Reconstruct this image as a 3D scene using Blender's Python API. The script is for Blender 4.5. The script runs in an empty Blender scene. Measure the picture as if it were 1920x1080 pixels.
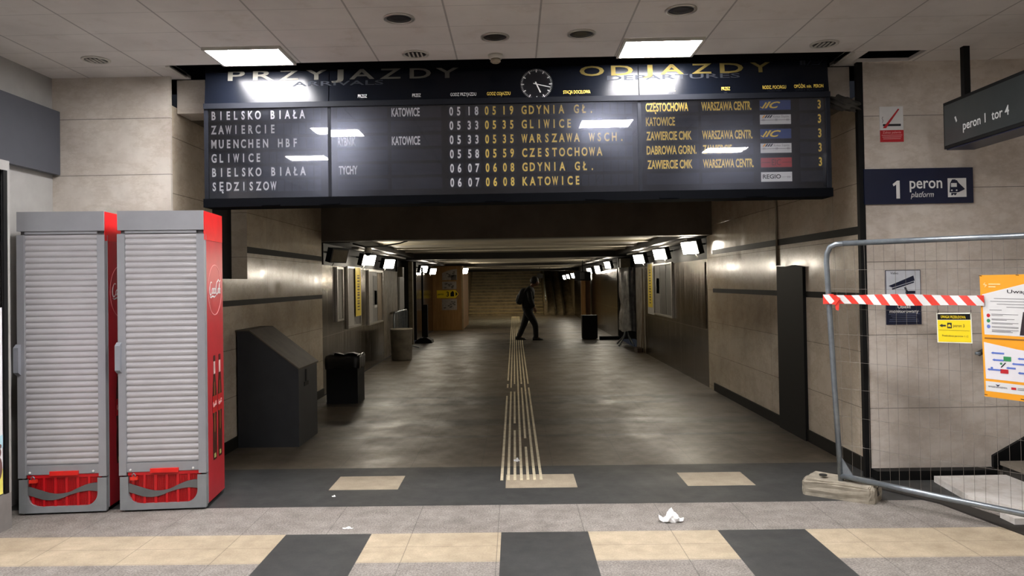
import bpy, bmesh, math, random
from mathutils import Vector, Matrix
random.seed(7)
SC = bpy.context.scene
COL = SC.collection
PI = math.pi

# ------------------------------------------------------------------ camera, world, exposure
FPX, PPX, PPY, CAM_H = 1420.0, 942.4, 510.3, 1.55
PITCH, YAW, ROLL = .01365, .015036, -.016015
CAM_M = (Matrix.Rotation(YAW, 3, 'Z') @ Matrix(((1, 0, 0), (0, 0, -1), (0, 1, 0)))
         @ Matrix.Rotation(PITCH, 3, 'X') @ Matrix.Rotation(ROLL, 3, 'Z'))
cam = bpy.data.cameras.new('camera')
cam.sensor_fit = 'HORIZONTAL'; cam.sensor_width = 36
cam.lens = FPX / 1920 * 36
cam.shift_x = (960 - PPX) / 1920
cam.shift_y = (PPY - 540) / 1920
cam.clip_end = 200
camo = bpy.data.objects.new('camera', cam); COL.objects.link(camo)
camo.matrix_world = Matrix.Translation((0, 0, CAM_H)) @ CAM_M.to_4x4()
SC.camera = camo

w = bpy.data.worlds.new('world'); SC.world = w; w.use_nodes = True
w.node_tree.nodes['Background'].inputs[0].default_value = (.6, .65, .8, 1)
w.node_tree.nodes['Background'].inputs[1].default_value = .02
vs = SC.view_settings
vs.view_transform = 'Standard'; vs.look = 'None'; vs.gamma = 1; vs.use_curve_mapping = False
vs.exposure = 0.0
HALL_EMIT = 118.0
FLOOD_EMIT = 75.0

def ray(px, py):
    return CAM_M @ Vector(((px - PPX) / FPX, -(py - PPY) / FPX, -1))
def on_y(px, py, Y):
    d = ray(px, py); return Vector((0, 0, CAM_H)) + d * (Y / d.y)
def on_x(px, py, X):
    d = ray(px, py); return Vector((0, 0, CAM_H)) + d * (X / d.x)
def on_z(px, py, Z=0):
    d = ray(px, py); return Vector((0, 0, CAM_H)) + d * ((Z - CAM_H) / d.z)

# ------------------------------------------------------------------ materials
MATS = {}
def lin(c):
    return tuple(((v / 255) / 12.92 if v / 255 <= .04045 else ((v / 255 + .055) / 1.055) ** 2.4) for v in c) + (1,)
class NT:
    def __init__(s, name):
        s.m = bpy.data.materials.new(name); s.m.use_nodes = True
        s.t = s.m.node_tree; s.n = s.t.nodes
        s.b = s.n['Principled BSDF']; s.out = s.n['Material Output']
    def add(s, typ, **kw):
        n = s.n.new(typ)
        for k, v in kw.items():
            if isinstance(k, str) and hasattr(n, k): setattr(n, k, v)
        return n
    def link(s, a, b): s.t.links.new(a, b)
    def setin(s, n, **kw):
        for k, v in kw.items(): n.inputs[k.replace('_', ' ')].default_value = v
    def pos(s): return s.add('ShaderNodeNewGeometry').outputs['Position']
    def obj(s): return s.add('ShaderNodeTexCoord').outputs['Object']
    def noise(s, vec, scale, detail=4, rough=.55, stretch=None):
        if stretch:
            mp = s.add('ShaderNodeMapping'); mp.inputs['Scale'].default_value = stretch
            s.link(vec, mp.inputs['Vector']); vec = mp.outputs[0]
        n = s.add('ShaderNodeTexNoise'); s.link(vec, n.inputs['Vector'])
        n.inputs['Scale'].default_value = scale; n.inputs['Detail'].default_value = detail; n.inputs['Roughness'].default_value = rough
        return n.outputs['Fac']
    def math(s, op, a, b=None, c=None, clamp=False):
        n = s.add('ShaderNodeMath'); n.operation = op; n.use_clamp = clamp
        for i, v in enumerate((a, b, c)):
            if v is None: continue
            if isinstance(v, (int, float)): n.inputs[i].default_value = v
            else: s.link(v, n.inputs[i])
        return n.outputs[0]
    def ramp(s, fac, stops):
        n = s.add('ShaderNodeValToRGB'); s.link(fac, n.inputs[0]); e = n.color_ramp.elements
        while len(e) < len(stops): e.new(.5)
        for el, (p, c) in zip(e, stops): el.position = p; el.color = c if len(c) == 4 else c + (1,)
        return n.outputs[0]
    def mix(s, fac, a, b, mode='MIX'):
        n = s.add('ShaderNodeMix'); n.data_type = 'RGBA'; n.blend_type = mode
        for i, v in ((0, fac), (6, a), (7, b)):
            if isinstance(v, (int, float)): n.inputs[i].default_value = v
            elif isinstance(v, tuple): n.inputs[i].default_value = v
            else: s.link(v, n.inputs[i])
        return n.outputs[2]
    def sep(s, v):
        n = s.add('ShaderNodeSeparateXYZ'); s.link(v, n.inputs[0]); return n.outputs
    def seam(s, coord, period, offset, width):
        # 1 on a thin joint repeating along coord
        a = s.math('SUBTRACT', coord, offset - period * 100)
        f = s.math('MODULO', a, period)
        d = s.math('MINIMUM', f, s.math('SUBTRACT', period, f))
        return s.math('LESS_THAN', d, width / 2)
    def bump(s, h, strength, dist=.002):
        n = s.add('ShaderNodeBump'); n.inputs['Strength'].default_value = strength; n.inputs['Distance'].default_value = dist
        s.link(h, n.inputs['Height']); s.link(n.outputs[0], s.b.inputs['Normal'])

def mat(name, c, rough=.5, metal=0., var=.12, scale=8, spec=.5, bump=0):
    if name in MATS: return MATS[name]
    s = NT(name); base = lin(c)
    f = s.noise(s.obj(), scale)
    lo = tuple(v * (1 - var) for v in base[:3]) + (1,); hi = tuple(min(1, v * (1 + var)) for v in base[:3]) + (1,)
    s.link(s.ramp(f, [(.3, lo), (.7, hi)]), s.b.inputs['Base Color'])
    s.setin(s.b, Roughness=rough, Metallic=metal)
    s.b.inputs['Specular IOR Level'].default_value = spec
    if bump: s.bump(s.noise(s.obj(), scale * 6), bump)
    MATS[name] = s.m; return s.m

def emis(name, c, strength):
    if name in MATS: return MATS[name]
    s = NT(name); s.b.inputs['Base Color'].default_value = (.8, .8, .8, 1)
    s.b.inputs['Emission Color'].default_value = c + (1,); s.b.inputs['Emission Strength'].default_value = strength
    MATS[name] = s.m; return s.m

def marble(name, c1, c2, c3, seams, rough=.3, dirt=.5):
    """polished stone cladding; seams = list of (axis, period, offset, width)"""
    s = NT(name); p = s.pos(); xyz = s.sep(p)
    n1 = s.noise(p, 1.6, 6, .6); n2 = s.noise(p, 5.5, 8, .65)
    col = s.ramp(n1, [(.30, lin(c1)), (.52, lin(c2)), (.72, lin(c3))])
    vein = s.ramp(s.noise(p, 2.4, 9, .72, (1, 1, 2.2)), [(.44, (1, 1, 1)), (.5, (.82, .78, .73)), (.55, (1, 1, 1))])
    col = s.mix(.55, col, vein, 'MULTIPLY')
    grime = s.ramp(n2, [(.36, (.62, .58, .53)), (.55, (1, 1, 1))])
    col = s.mix(dirt, col, grime, 'MULTIPLY')
    m = None
    for ax, per, off, wd in seams:
        q = s.seam(xyz['XYZ'.index(ax)], per, off, wd)
        m = q if m is None else s.math('MAXIMUM', m, q)
    if m is not None: col = s.mix(s.math('MULTIPLY', m, .62), col, (.03, .027, .023, 1))
    s.link(col, s.b.inputs['Base Color'])
    s.link(s.ramp(n2, [(.3, (rough + .13,) * 3), (.7, (rough,) * 3)]), s.b.inputs['Roughness'])
    if m is not None: s.bump(s.math('SUBTRACT', 1, m), .5, .003)
    MATS[name] = s.m; return s.m

M_FRONT = marble('marble_cladding', (190, 181, 170), (210, 201, 190), (222, 213, 201), [('Z', .5667, .53, .006), ('X', 40, 20, .004)], .34, .34)
M_FRONTL = marble('marble_cladding_left', (184, 175, 164), (202, 194, 183), (214, 205, 193), [('Z', .445, 2.0, .006)], .34, .32)
M_SIDE = marble('marble_side', (188, 175, 156), (206, 193, 172), (218, 204, 183), [('Z', .45, .05, .005), ('Y', 1.65, 6.6, .004)], .09, .2)
M_PALE = marble('pale_stone', (206, 202, 196), (224, 220, 214), (234, 230, 224), [], .4)

def tile_mat(name, c1, c2, rough, speck=0, seams=(), dirt=.5, dscale=1.2, sheen=0):
    s = NT(name); p = s.pos(); xyz = s.sep(p)
    n = s.noise(p, dscale, 6, .62)
    col = s.ramp(s.noise(p, 9, 5, .6), [(.3, lin(c1)), (.7, lin(c2))])
    if speck:
        sp = s.ramp(s.noise(p, 95, 2, .6), [(.36, (1 - speck,) * 3), (.5, (1, 1, 1)), (.64, (1 + speck,) * 3)])
        col = s.mix(1, col, sp, 'MULTIPLY')
    col = s.mix(dirt, col, s.ramp(n, [(.32, (.42, .38, .34)), (.58, (1, 1, 1))]), 'MULTIPLY')
    m = None
    for ax, per, off, wd in seams:
        q = s.seam(xyz['XYZ'.index(ax)], per, off, wd); m = q if m is None else s.math('MAXIMUM', m, q)
    if m is not None: col = s.mix(s.math('MULTIPLY', m, .5), col, (.02, .018, .015, 1))
    s.link(col, s.b.inputs['Base Color'])
    s.link(s.ramp(s.noise(p, 2.2, 6, .65), [(.3, (rough - sheen,) * 3), (.7, (rough + .15,) * 3)]), s.b.inputs['Roughness'])
    s.bump(s.noise(p, 60, 3), .12, .002)
    MATS[name] = s.m; return s.m

JX = ('X', .535, -.66, .005)
T_GREY = tile_mat('grey_terrazzo', (120, 114, 108), (148, 141, 134), .55, .34, [JX], .35)
T_BEIGE = tile_mat('beige_tile', (163, 148, 124), (186, 171, 146), .5, .08, [JX, ('Y', .24, 4.72, .004)], .3)
T_BLACK = tile_mat('charcoal_tile', (44, 45, 45), (60, 60, 59), .5, .1, [], .4)
T_LIGHT = tile_mat('pale_tile', (150, 138, 118), (170, 157, 136), .5, .08, [], .3)
T_TUN = tile_mat('tunnel_tile', (78, 70, 58), (98, 88, 74), .42, .1, [('X', .6, -.3, .006), ('Y', .6, 6.4, .005)], .5, .6, .08)
T_TUND = tile_mat('tunnel_dark_tile_and_shade', (58, 53, 46), (74, 67, 58), .42, .1, [('X', .6, -.3, .005)], .5, .8, .14)

def mk_ceiling():
    s = NT('ceiling_panels'); p = s.pos(); xyz = s.sep(p)
    sx = s.seam(xyz[0], .5872, -2.16, .012); sy = s.seam(xyz[1], .367, 4.53, .007)
    m = s.math('MAXIMUM', sx, s.math('MULTIPLY', sy, .55))
    col = s.ramp(s.noise(p, 1.1, 6, .6), [(.3, lin((198, 192, 186))), (.7, lin((222, 217, 211)))])
    st = s.ramp(s.noise(p, 3.1, 7, .7), [(.32, (.78, .74, .68)), (.45, (1, 1, 1))])
    col = s.mix(.45, col, st, 'MULTIPLY')
    col = s.mix(s.math('MULTIPLY', m, .5), col, (.06, .055, .05, 1))
    s.link(col, s.b.inputs['Base Color']); s.setin(s.b, Roughness=.75)
    s.bump(s.math('SUBTRACT', 1, m), .5, .004)
    MATS['ceiling'] = s.m; return s.m
M_CEIL = mk_ceiling()

def mk_steel(name, c, seam_p, off, rough=.26):
    s = NT(name); p = s.pos(); xyz = s.sep(p)
    streak = s.noise(p, 3.0, 6, .7, (1, 5, .25))
    blot = s.noise(p, 1.3, 5, .6)
    base = lin(c)
    col = s.ramp(streak, [(.3, tuple(v * .72 for v in base[:3])), (.7, tuple(v * 1.2 for v in base[:3]))])
    col = s.mix(.6, col, s.ramp(blot, [(.35, (.6, .56, .5)), (.6, (1, 1, 1))]), 'MULTIPLY')
    m = s.seam(xyz[1], seam_p, off, .014)
    m2 = s.math('MULTIPLY', s.seam(xyz[2], 3.0, .82, .01), 1)
    m = s.math('MAXIMUM', m, m2)
    col = s.mix(s.math('MULTIPLY', m, .8), col, (.55, .5, .42, 1))
    s.link(col, s.b.inputs['Base Color'])
    s.setin(s.b, Metallic=1.0)
    s.link(s.ramp(streak, [(.3, (rough,) * 3), (.7, (rough + .14,) * 3)]), s.b.inputs['Roughness'])
    s.bump(s.noise(p, 1.2, 3), .25, .02)
    MATS[name] = s.m; return s.m
M_STEEL = mk_steel('stained_steel_cladding', (122, 113, 99), .9, 10.9, .13)

def mk_tunnel_ceiling():
    s = NT('tunnel_ceiling_paint'); p = s.pos(); xyz = s.sep(p)
    col = s.ramp(s.noise(p, 1.2, 6, .65, (.5, 2, 1)), [(.3, lin((160, 153, 136))), (.7, lin((214, 207, 188)))])
    m = s.seam(xyz[1], .6, 11, .03)
    col = s.mix(s.math('MULTIPLY', m, .55), col, (.03, .028, .024, 1))
    s.link(col, s.b.inputs['Base Color']); s.setin(s.b, Roughness=.6)
    MATS['tunceil'] = s.m; return s.m
M_TCEIL = mk_tunnel_ceiling()

def mk_glass(name, haze=.05, clear=True):
    s = NT(name)
    tr = s.add('ShaderNodeBsdfTransparent'); tr.inputs[0].default_value = (.99, .99, 1, 1)
    g1 = s.add('ShaderNodeBsdfGlossy'); g1.inputs['Roughness'].default_value = .02
    g2 = s.add('ShaderNodeBsdfGlossy'); g2.inputs['Roughness'].default_value = .24; g2.inputs[0].default_value = (.75, .8, 1, 1)
    fr = s.add('ShaderNodeFresnel'); fr.inputs[0].default_value = 1.5
    mx = s.add('ShaderNodeMixShader'); s.link(fr.outputs[0], mx.inputs[0]); s.link(tr.outputs[0], mx.inputs[1]); s.link(g1.outputs[0], mx.inputs[2])
    mx2 = s.add('ShaderNodeMixShader'); mx2.inputs[0].default_value = haze
    if haze:
        f = s.ramp(s.noise(s.pos(), 2.5, 5, .6), [(.3, (haze * .5,) * 3), (.7, (haze * 1.5,) * 3)])
        s.link(f, mx2.inputs[0])
    s.link(mx.outputs[0], mx2.inputs[1]); s.link(g2.outputs[0], mx2.inputs[2])
    s.link(mx2.outputs[0], s.out.inputs['Surface'])
    MATS[name] = s.m; return s.m
M_GLASS = mk_glass('dusty_board_glass', .022)
M_PANE = mk_glass('shop_glass', 0)

def mk_wood():
    s = NT('hoarding_plywood'); p = s.pos()
    f = s.noise(p, 4, 7, .7, (3, 3, .35))
    s.link(s.ramp(f, [(.3, lin((128, 92, 50))), (.7, lin((172, 130, 78)))]), s.b.inputs['Base Color'])
    s.setin(s.b, Roughness=.6); MATS['wood'] = s.m; return s.m
M_WOOD = mk_wood()

BLACK = mat('matt_black', (16, 16, 16), .55, spec=.2)
NAVYBLK = mat('board_navy_black', (8, 9, 12), .8, 0, .08, spec=.03)
HEADER = mat('header_navy_gloss', (9, 12, 19), .25, 0, .05, spec=.18)
FLAP = mat('flap_charcoal', (32, 36, 45), .6, spec=.15)
FLAP2 = mat('flap_frame', (9, 10, 14), .6, spec=.15)
RAILG = mat('board_rail_grey', (20, 22, 28), .6, spec=.15)
WHITE = mat('white_print', (222, 222, 220), .5, 0, .04)
OFFW = mat('off_white_letters', (240, 240, 240), .5, 0, .04)
DIMW = mat('dim_letters', (42, 44, 49), .7, spec=.05)
GOLD = mat('yellow_letters', (250, 216, 96), .5, 0, .05)
GOLDH = mat('gold_title', (92, 80, 44), .7, 0, .06, spec=.05)
GREYT = mat('grey_title', (84, 82, 76), .7, 0, .06, spec=.05)
BLUE = mat('badge_blue', (36, 66, 128), .45)
REDB = mat('badge_red', (168, 44, 44), .45)
REDD = mat('dark_red_letters', (96, 22, 22), .5)
DARKP = mat('dark_print', (28, 28, 34), .5)
GREYP = mat('grey_print', (130, 128, 130), .5)
NAVY = mat('sign_navy', (16, 24, 52), .35, 0, .06)
YELLOW = mat('sign_yellow', (240, 212, 20), .45, 0, .05)
ORANGE = mat('poster_orange', (243, 165, 36), .4, 0, .05)
REDS = mat('sign_red', (190, 38, 46), .4)
GREEN = mat('map_green', (52, 140, 84), .5)
MAPB = mat('map_blue', (92, 118, 196), .5)
MAPG = mat('map_ground', (226, 224, 228), .5, 0, .03)
SILVER = mat('cooler_silver', (152, 153, 157), .38, .15, .05)
SHUT = mat('shutter_silver', (184, 182, 184), .36, .2, .05)
CRED = mat('cooler_red', (196, 22, 30), .3, 0, .05)
CREDL = mat('cooler_side_red', (190, 42, 52), .28, 0, .08)
CREDD = mat('grille_dark_red', (92, 8, 12), .5)
DGREY = mat('swoosh_grey', (104, 106, 106), .4, .2)
GALV = mat('galvanised_tube', (146, 154, 160), .34, .75, .15, 20)
WIRE = mat('mesh_wire', (120, 114, 106), .6, .2)
CONC = mat('rough_concrete', (150, 142, 126), .9, 0, .25, 14, bump=.6)
CONCD = mat('stained_concrete', (112, 106, 95), .85, 0, .3, 6, bump=.4)
PAINTG = mat('dark_grey_painted_steel', (44, 45, 47), .42, 0, .12, spec=.3)
PAINTT = mat('worn_sloping_lid', (84, 76, 66), .6, 0, .2, spec=.25)
LAMPBLK = mat('floodlight_housing', (22, 22, 22), .45)
DEADGL = mat('unlit_lamp_glass', (120, 112, 98), .2)
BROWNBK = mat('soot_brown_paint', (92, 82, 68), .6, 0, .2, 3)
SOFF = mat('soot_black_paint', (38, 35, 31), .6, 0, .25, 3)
TRUNK = mat('cable_trunking', (190, 186, 176), .4)
FRAME = mat('aluminium_frame', (196, 192, 184), .3, .7, .1)
PAPER = mat('printed_paper', (176, 173, 168), .5, 0, .12, 25)
PAPER2 = mat('grey_timetable', (138, 136, 134), .35, 0, .15, 20)  # plain grey backing sheet of the notice frames
BANDG = mat('shop_fascia_grey', (64, 66, 73), .5, 0, .06)
SHOPF = mat('shop_frame_grey', (150, 148, 144), .5, 0, .06)
PLAST = mat('wrap_plastic', (172, 172, 170), .22, .1, .3, 9)
IVORY = mat('tactile_ivory', (206, 194, 164), .55, 0, .15, 12)
TISSUE = mat('white_tissue', (238, 238, 236), .7, 0, .03)
HANGF = mat('hanging_sign_face', (58, 62, 62), .3, .2, .08)
SIGNSLV = mat('weathered_silver_rim', (128, 130, 128), .4, .5)
COAT = mat('black_coat_cloth', (22, 22, 23), .8)
TROUS = mat('black_trouser_cloth', (17, 17, 19), .8)
SKIN = mat('skin', (128, 94, 76), .55, 0, .06)
HAIRM = mat('dark_hair', (24, 20, 18), .6)
SHOE = mat('black_shoe_leather', (14, 14, 14), .4)
PACK = mat('dark_backpack_cloth', (20, 24, 26), .7)
HALLDIM = mat('hall_rear_plaster', (206, 200, 192), .7)
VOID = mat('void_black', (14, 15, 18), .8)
DIRTYST = marble('stair_stone', (96, 86, 70), (128, 116, 96), (146, 132, 110), [], .4, .7)
STRIPE = mat('dark_stone_stripe', (34, 32, 28), .6, 0, .12, spec=.15)

# ------------------------------------------------------------------ mesh helpers
def BM(): return bmesh.new()
def box(bm, x0, x1, y0, y1, z0, z1, mi=0):
    v = [bm.verts.new(p) for p in ((x0, y0, z0), (x1, y0, z0), (x1, y1, z0), (x0, y1, z0), (x0, y0, z1), (x1, y0, z1), (x1, y1, z1), (x0, y1, z1))]
    for f in ((0, 3, 2, 1), (4, 5, 6, 7), (0, 1, 5, 4), (1, 2, 6, 5), (2, 3, 7, 6), (3, 0, 4, 7)):
        bm.faces.new([v[i] for i in f]).material_index = mi
    return v
def prism(bm, pts, vec, mi=0):
    """closed polygon pts (3-D, planar) swept by vec"""
    vec = Vector(vec)
    a = [bm.verts.new(Vector(p)) for p in pts]; b = [bm.verts.new(Vector(p) + vec) for p in pts]
    n = len(pts)
    for f in (list(reversed(a)), b): bm.faces.new(f).material_index = mi
    for i in range(n): bm.faces.new((a[i], a[(i + 1) % n], b[(i + 1) % n], b[i])).material_index = mi
def tube(bm, pts, r, n=10, caps=True, mi=0):
    pts = [Vector(p) for p in pts]; rings = []
    rs = r if isinstance(r, (list, tuple)) else [r] * len(pts)
    up = None
    for i, p in enumerate(pts):
        d = (pts[min(i + 1, len(pts) - 1)] - pts[max(i - 1, 0)]).normalized()
        if up is None:
            up = Vector((0, 0, 1)) if abs(d.z) < .9 else Vector((1, 0, 0))
        s = d.cross(up).normalized(); up = s.cross(d).normalized()
        rings.append([bm.verts.new(p + (s * math.cos(2 * PI * k / n) + up * math.sin(2 * PI * k / n)) * rs[i]) for k in range(n)])
    for a, b in zip(rings, rings[1:]):
        for k in range(n):
            f = bm.faces.new((a[k], a[(k + 1) % n], b[(k + 1) % n], b[k])); f.smooth = True; f.material_index = mi
    if caps:
        bm.faces.new(list(reversed(rings[0]))).material_index = mi; bm.faces.new(rings[-1]).material_index = mi
def lathe(bm, prof, c, n=28, mi=0, axis='Z'):
    c = Vector(c); rings = []
    for r, z in prof:
        ring = []
        for k in range(n):
            a = 2 * PI * k / n
            q = Vector((r * math.cos(a), r * math.sin(a), z))
            if axis == 'Y': q = Vector((q.x, q.z, q.y))
            ring.append(bm.verts.new(c + q))
        rings.append(ring)
    for a, b in zip(rings, rings[1:]):
        for k in range(n):
            f = bm.faces.new((a[k], a[(k + 1) % n], b[(k + 1) % n], b[k])); f.smooth = True; f.material_index = mi
    bm.faces.new(list(reversed(rings[0]))).material_index = mi; bm.faces.new(rings[-1]).material_index = mi
def bevel_all(bm, w, seg=2):
    bmesh.ops.bevel(bm, geom=[e for e in bm.edges if len(e.link_faces) == 2 and e.calc_face_angle(0) > .5], offset=w, segments=seg, affect='EDGES', profile=.6)

def finish(name, bm, m, origin, rot=None):
    """rot: matrix whose inverse is applied with the origin so that the mesh is local"""
    if rot is not None:
        bmesh.ops.transform(bm, matrix=(Matrix.Translation(origin) @ rot).inverted(), verts=bm.verts)
    else:
        bmesh.ops.translate(bm, vec=-Vector(origin), verts=bm.verts)
    bmesh.ops.recalc_face_normals(bm, faces=bm.faces)
    me = bpy.data.meshes.new(name); bm.to_mesh(me); bm.free()
    for q in (m if isinstance(m, (list, tuple)) else [m]): me.materials.append(q)
    o = bpy.data.objects.new(name, me); COL.objects.link(o); return o
def base_of(bm):
    xs = [v.co.x for v in bm.verts]; ys = [v.co.y for v in bm.verts]; zs = [v.co.z for v in bm.verts]
    return Vector(((min(xs) + max(xs)) / 2, (min(ys) + max(ys)) / 2, min(zs)))
def tag(o, label, cat, group=None, kind=None):
    if label: o['label'] = label
    if cat: o['category'] = cat
    if group: o['group'] = group
    if kind: o['kind'] = kind
    return o
def struct(name, bm, m):
    b = base_of(bm); o = finish(name, bm, m, b); o.location = b; o['kind'] = 'structure'; return o
def thing(name, label, cat, loc, group=None):
    o = bpy.data.objects.new(name, None); COL.objects.link(o); o.location = loc; o.empty_display_size = .1
    return tag(o, label, cat, group)
def single(name, bm, m, label, cat, group=None):
    b = base_of(bm); o = finish(name, bm, m, b); o.location = b; return tag(o, label, cat, group)
def world_loc(o):
    v = Vector((0, 0, 0))
    while o is not None: v += o.location; o = o.parent
    return v
def part(name, bm, m, parent, label=None):
    o = finish(name, bm, m, world_loc(parent)); o.parent = parent
    if label: o['label'] = label
    return o
def copy_tree(o, parent=None):
    c = o.copy(); COL.objects.link(c)
    if parent is not None: c.parent = parent
    for ch in list(o.children): copy_tree(ch, c)
    return c

# planar frames for signs: origin O, u to the right, v up, n towards the viewer
_glyph = {}
def glyphs(s, bold=0., shear=0.):
    key = (s, bold, shear)
    if key in _glyph: return _glyph[key]
    cu = bpy.data.curves.new('lettering_curve', 'FONT'); cu.body = s; cu.offset = bold; cu.shear = shear; cu.resolution_u = 3
    ob = bpy.data.objects.new('lettering_curve', cu); COL.objects.link(ob)
    dg = bpy.context.evaluated_depsgraph_get(); dg.update()
    me = bpy.data.meshes.new_from_object(ob.evaluated_get(dg))
    vs_ = [(v.co.x, v.co.y) for v in me.vertices]; fs = [tuple(p.vertices) for p in me.polygons]
    bpy.data.objects.remove(ob); bpy.data.curves.remove(cu); bpy.data.meshes.remove(me)
    _glyph[key] = (vs_, fs); return _glyph[key]
def cap_h(bold): 
    v, _ = glyphs('H', bold); ys = [p[1] for p in v]; return max(ys), min(ys)
class Fr:
    def __init__(s, O, u, n, v=(0, 0, 1)):
        s.O = Vector(O); s.u = Vector(u).normalized(); s.n = Vector(n).normalized(); s.v = Vector(v).normalized()
    def P(s, a, b, h=0): return s.O + s.u * a + s.v * b + s.n * h
    def quad(s, bm, a0, a1, b0, b1, h=0, t=.001, mi=0):
        s.poly(bm, ((a0, b0), (a1, b0), (a1, b1), (a0, b1)), h, t, mi)
    def poly(s, bm, pts, h=0, t=.001, mi=0):
        prism(bm, [s.P(a, b, h) for a, b in pts], s.n * t, mi)
    def disc(s, bm, a, b, r, h=0, t=.001, n=20, mi=0, ry=None):
        ry = ry or r
        s.poly(bm, [(a + r * math.cos(2 * PI * k / n), b + ry * math.sin(2 * PI * k / n)) for k in range(n)], h, t, mi)
    def ring(s, bm, a, b, r, wd, h=0, n=40, ry=None, t=.001):
        ry = ry or r
        for k in range(n):
            p0, p1 = 2 * PI * k / n, 2 * PI * (k + 1) / n
            s.poly(bm, [(a + r * math.cos(p0), b + ry * math.sin(p0)), (a + r * math.cos(p1), b + ry * math.sin(p1)),
                        (a + (r - wd) * math.cos(p1), b + (ry - wd) * math.sin(p1)), (a + (r - wd) * math.cos(p0), b + (ry - wd) * math.sin(p0))], h, t)
    def stroke(s, bm, pts, wd, h=0, t=.001):
        pts = [Vector(p) for p in pts]
        ws = wd if isinstance(wd, (list, tuple)) else [wd] * len(pts)
        L, R_ = [], []
        for i, p in enumerate(pts):
            d = (pts[min(i + 1, len(pts) - 1)] - pts[max(0, i - 1)]).normalized(); q = Vector((-d.y, d.x)) * ws[i] / 2
            L.append(p + q); R_.append(p - q)
        for i in range(len(pts) - 1):
            s.poly(bm, (L[i], L[i + 1], R_[i + 1], R_[i]), h, t)
    def text(s, bm, txt, a0, a1, b0, hgt, h=0, bold=0., shear=0., t=.0008):
        """text stretched between a0 and a1 on baseline b0 with capital height hgt (a1 None keeps natural width)"""
        v, f = glyphs(txt, bold, shear)
        if not v: return
        top, bot = cap_h(bold); ky = hgt / (top - bot)
        x0 = min(p[0] for p in v); x1 = max(p[0] for p in v)
        kx = ky if a1 is None else (a1 - a0) / (x1 - x0)
        vv = [bm.verts.new(s.P(a0 + (p[0] - x0) * kx, b0 + (p[1] - bot) * ky, h + t)) for p in v]
        for q in f:
            try: bm.faces.new([vv[i] for i in q])
            except ValueError: pass
    def mono(s, bm, txt, a0, pitch, b0, hgt, wd, h=0, bold=0.):
        """split-flap lettering: one glyph per flap, centred every pitch"""
        for k, ch in enumerate(txt):
            if ch == ' ': continue
            v, f = glyphs(ch, bold); x0 = min(p[0] for p in v); x1 = max(p[0] for p in v)
            g = (x1 - x0); vw, _ = glyphs('N', bold); nw = max(p[0] for p in vw) - min(p[0] for p in vw)
            ww = wd * min(1.15, g / nw)
            s.text(bm, ch, a0 + k * pitch - ww / 2, a0 + k * pitch + ww / 2, b0, hgt, h, bold)

# ------------------------------------------------------------------ key dimensions (metres; x right, y into the tunnel)
YW = 5.914          # hall end wall
XL, XR = -2.70, 2.77  # passage walls
YL = 10.6           # lintel where the tunnel proper begins
ZC = 3.22           # hall ceiling

# ================================================================== SETTING
# ---- floor
def floor_mat(x, y):
    if y < 4.72:
        for a, b in ((-1.447, -.911), (-.105, .432), (1.231, 1.767)):
            if a < x < b: return 2
        return 0 if y < 4.228 else 1
    if y < 5.30: return 0
    if y < 6.406:
        if 5.73 < y < 6.13:
            for a, b in ((-1.43, -.905), (-.09, .452), (1.281, 1.788)):
                if a < x < b: return 3
        return 2
    for a, b in ((7.62, 7.72), (8.25, 8.62), (9.62, 10.35)):
        if a < y < b:
            if a > 9 and 9.8 < y < 10.2:
                for c, d in ((-1.45, -.9), (.22, .56), (1.25, 1.8)):
                    if c < x < d: return 4
            return 5
    for a, b in ((17.6, 20.6), (22.6, 23.2), (25.6, 26.4)):  # nearest of these bands paints the shadowed stretch of floor in darker tile
        if a < y < b: return 5
    return 4
xs = [-3.7, -2.69, -1.447, -1.43, -.911, -.905, -.105, -.09, .432, .452, 1.231, 1.281, 1.767, 1.788, 2.77, 5.6, -1.45, -.9, .22, .56, 1.25, 1.8]
ys = [-3, 4.228, 4.72, 5.30, 5.73, 6.13, 6.406, 7.62, 7.72, 8.25, 8.62, 9.62, 9.8, 10.2, 10.35, 17.6, 20.6, 22.6, 23.2, 25.6, 26.4, 42]
xs = sorted(set(xs)); ys = sorted(set(ys))
bm = BM(); vg = {}
def gv(i, j):
    if (i, j) not in vg: vg[(i, j)] = bm.verts.new((xs[i], ys[j], 0))
    return vg[(i, j)]
for i in range(len(xs) - 1):
    for j in range(len(ys) - 1):
        if ys[j] > 5.95 and (xs[i] < -2.75 or xs[i] > 2.76): continue
        f = bm.faces.new((gv(i, j), gv(i + 1, j), gv(i + 1, j + 1), gv(i, j + 1)))
        f.material_index = floor_mat((xs[i] + xs[i + 1]) / 2, (ys[j] + ys[j + 1]) / 2)
struct('floor', bm, [T_GREY, T_BEIGE, T_BLACK, T_LIGHT, T_TUN, T_TUND])

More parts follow.
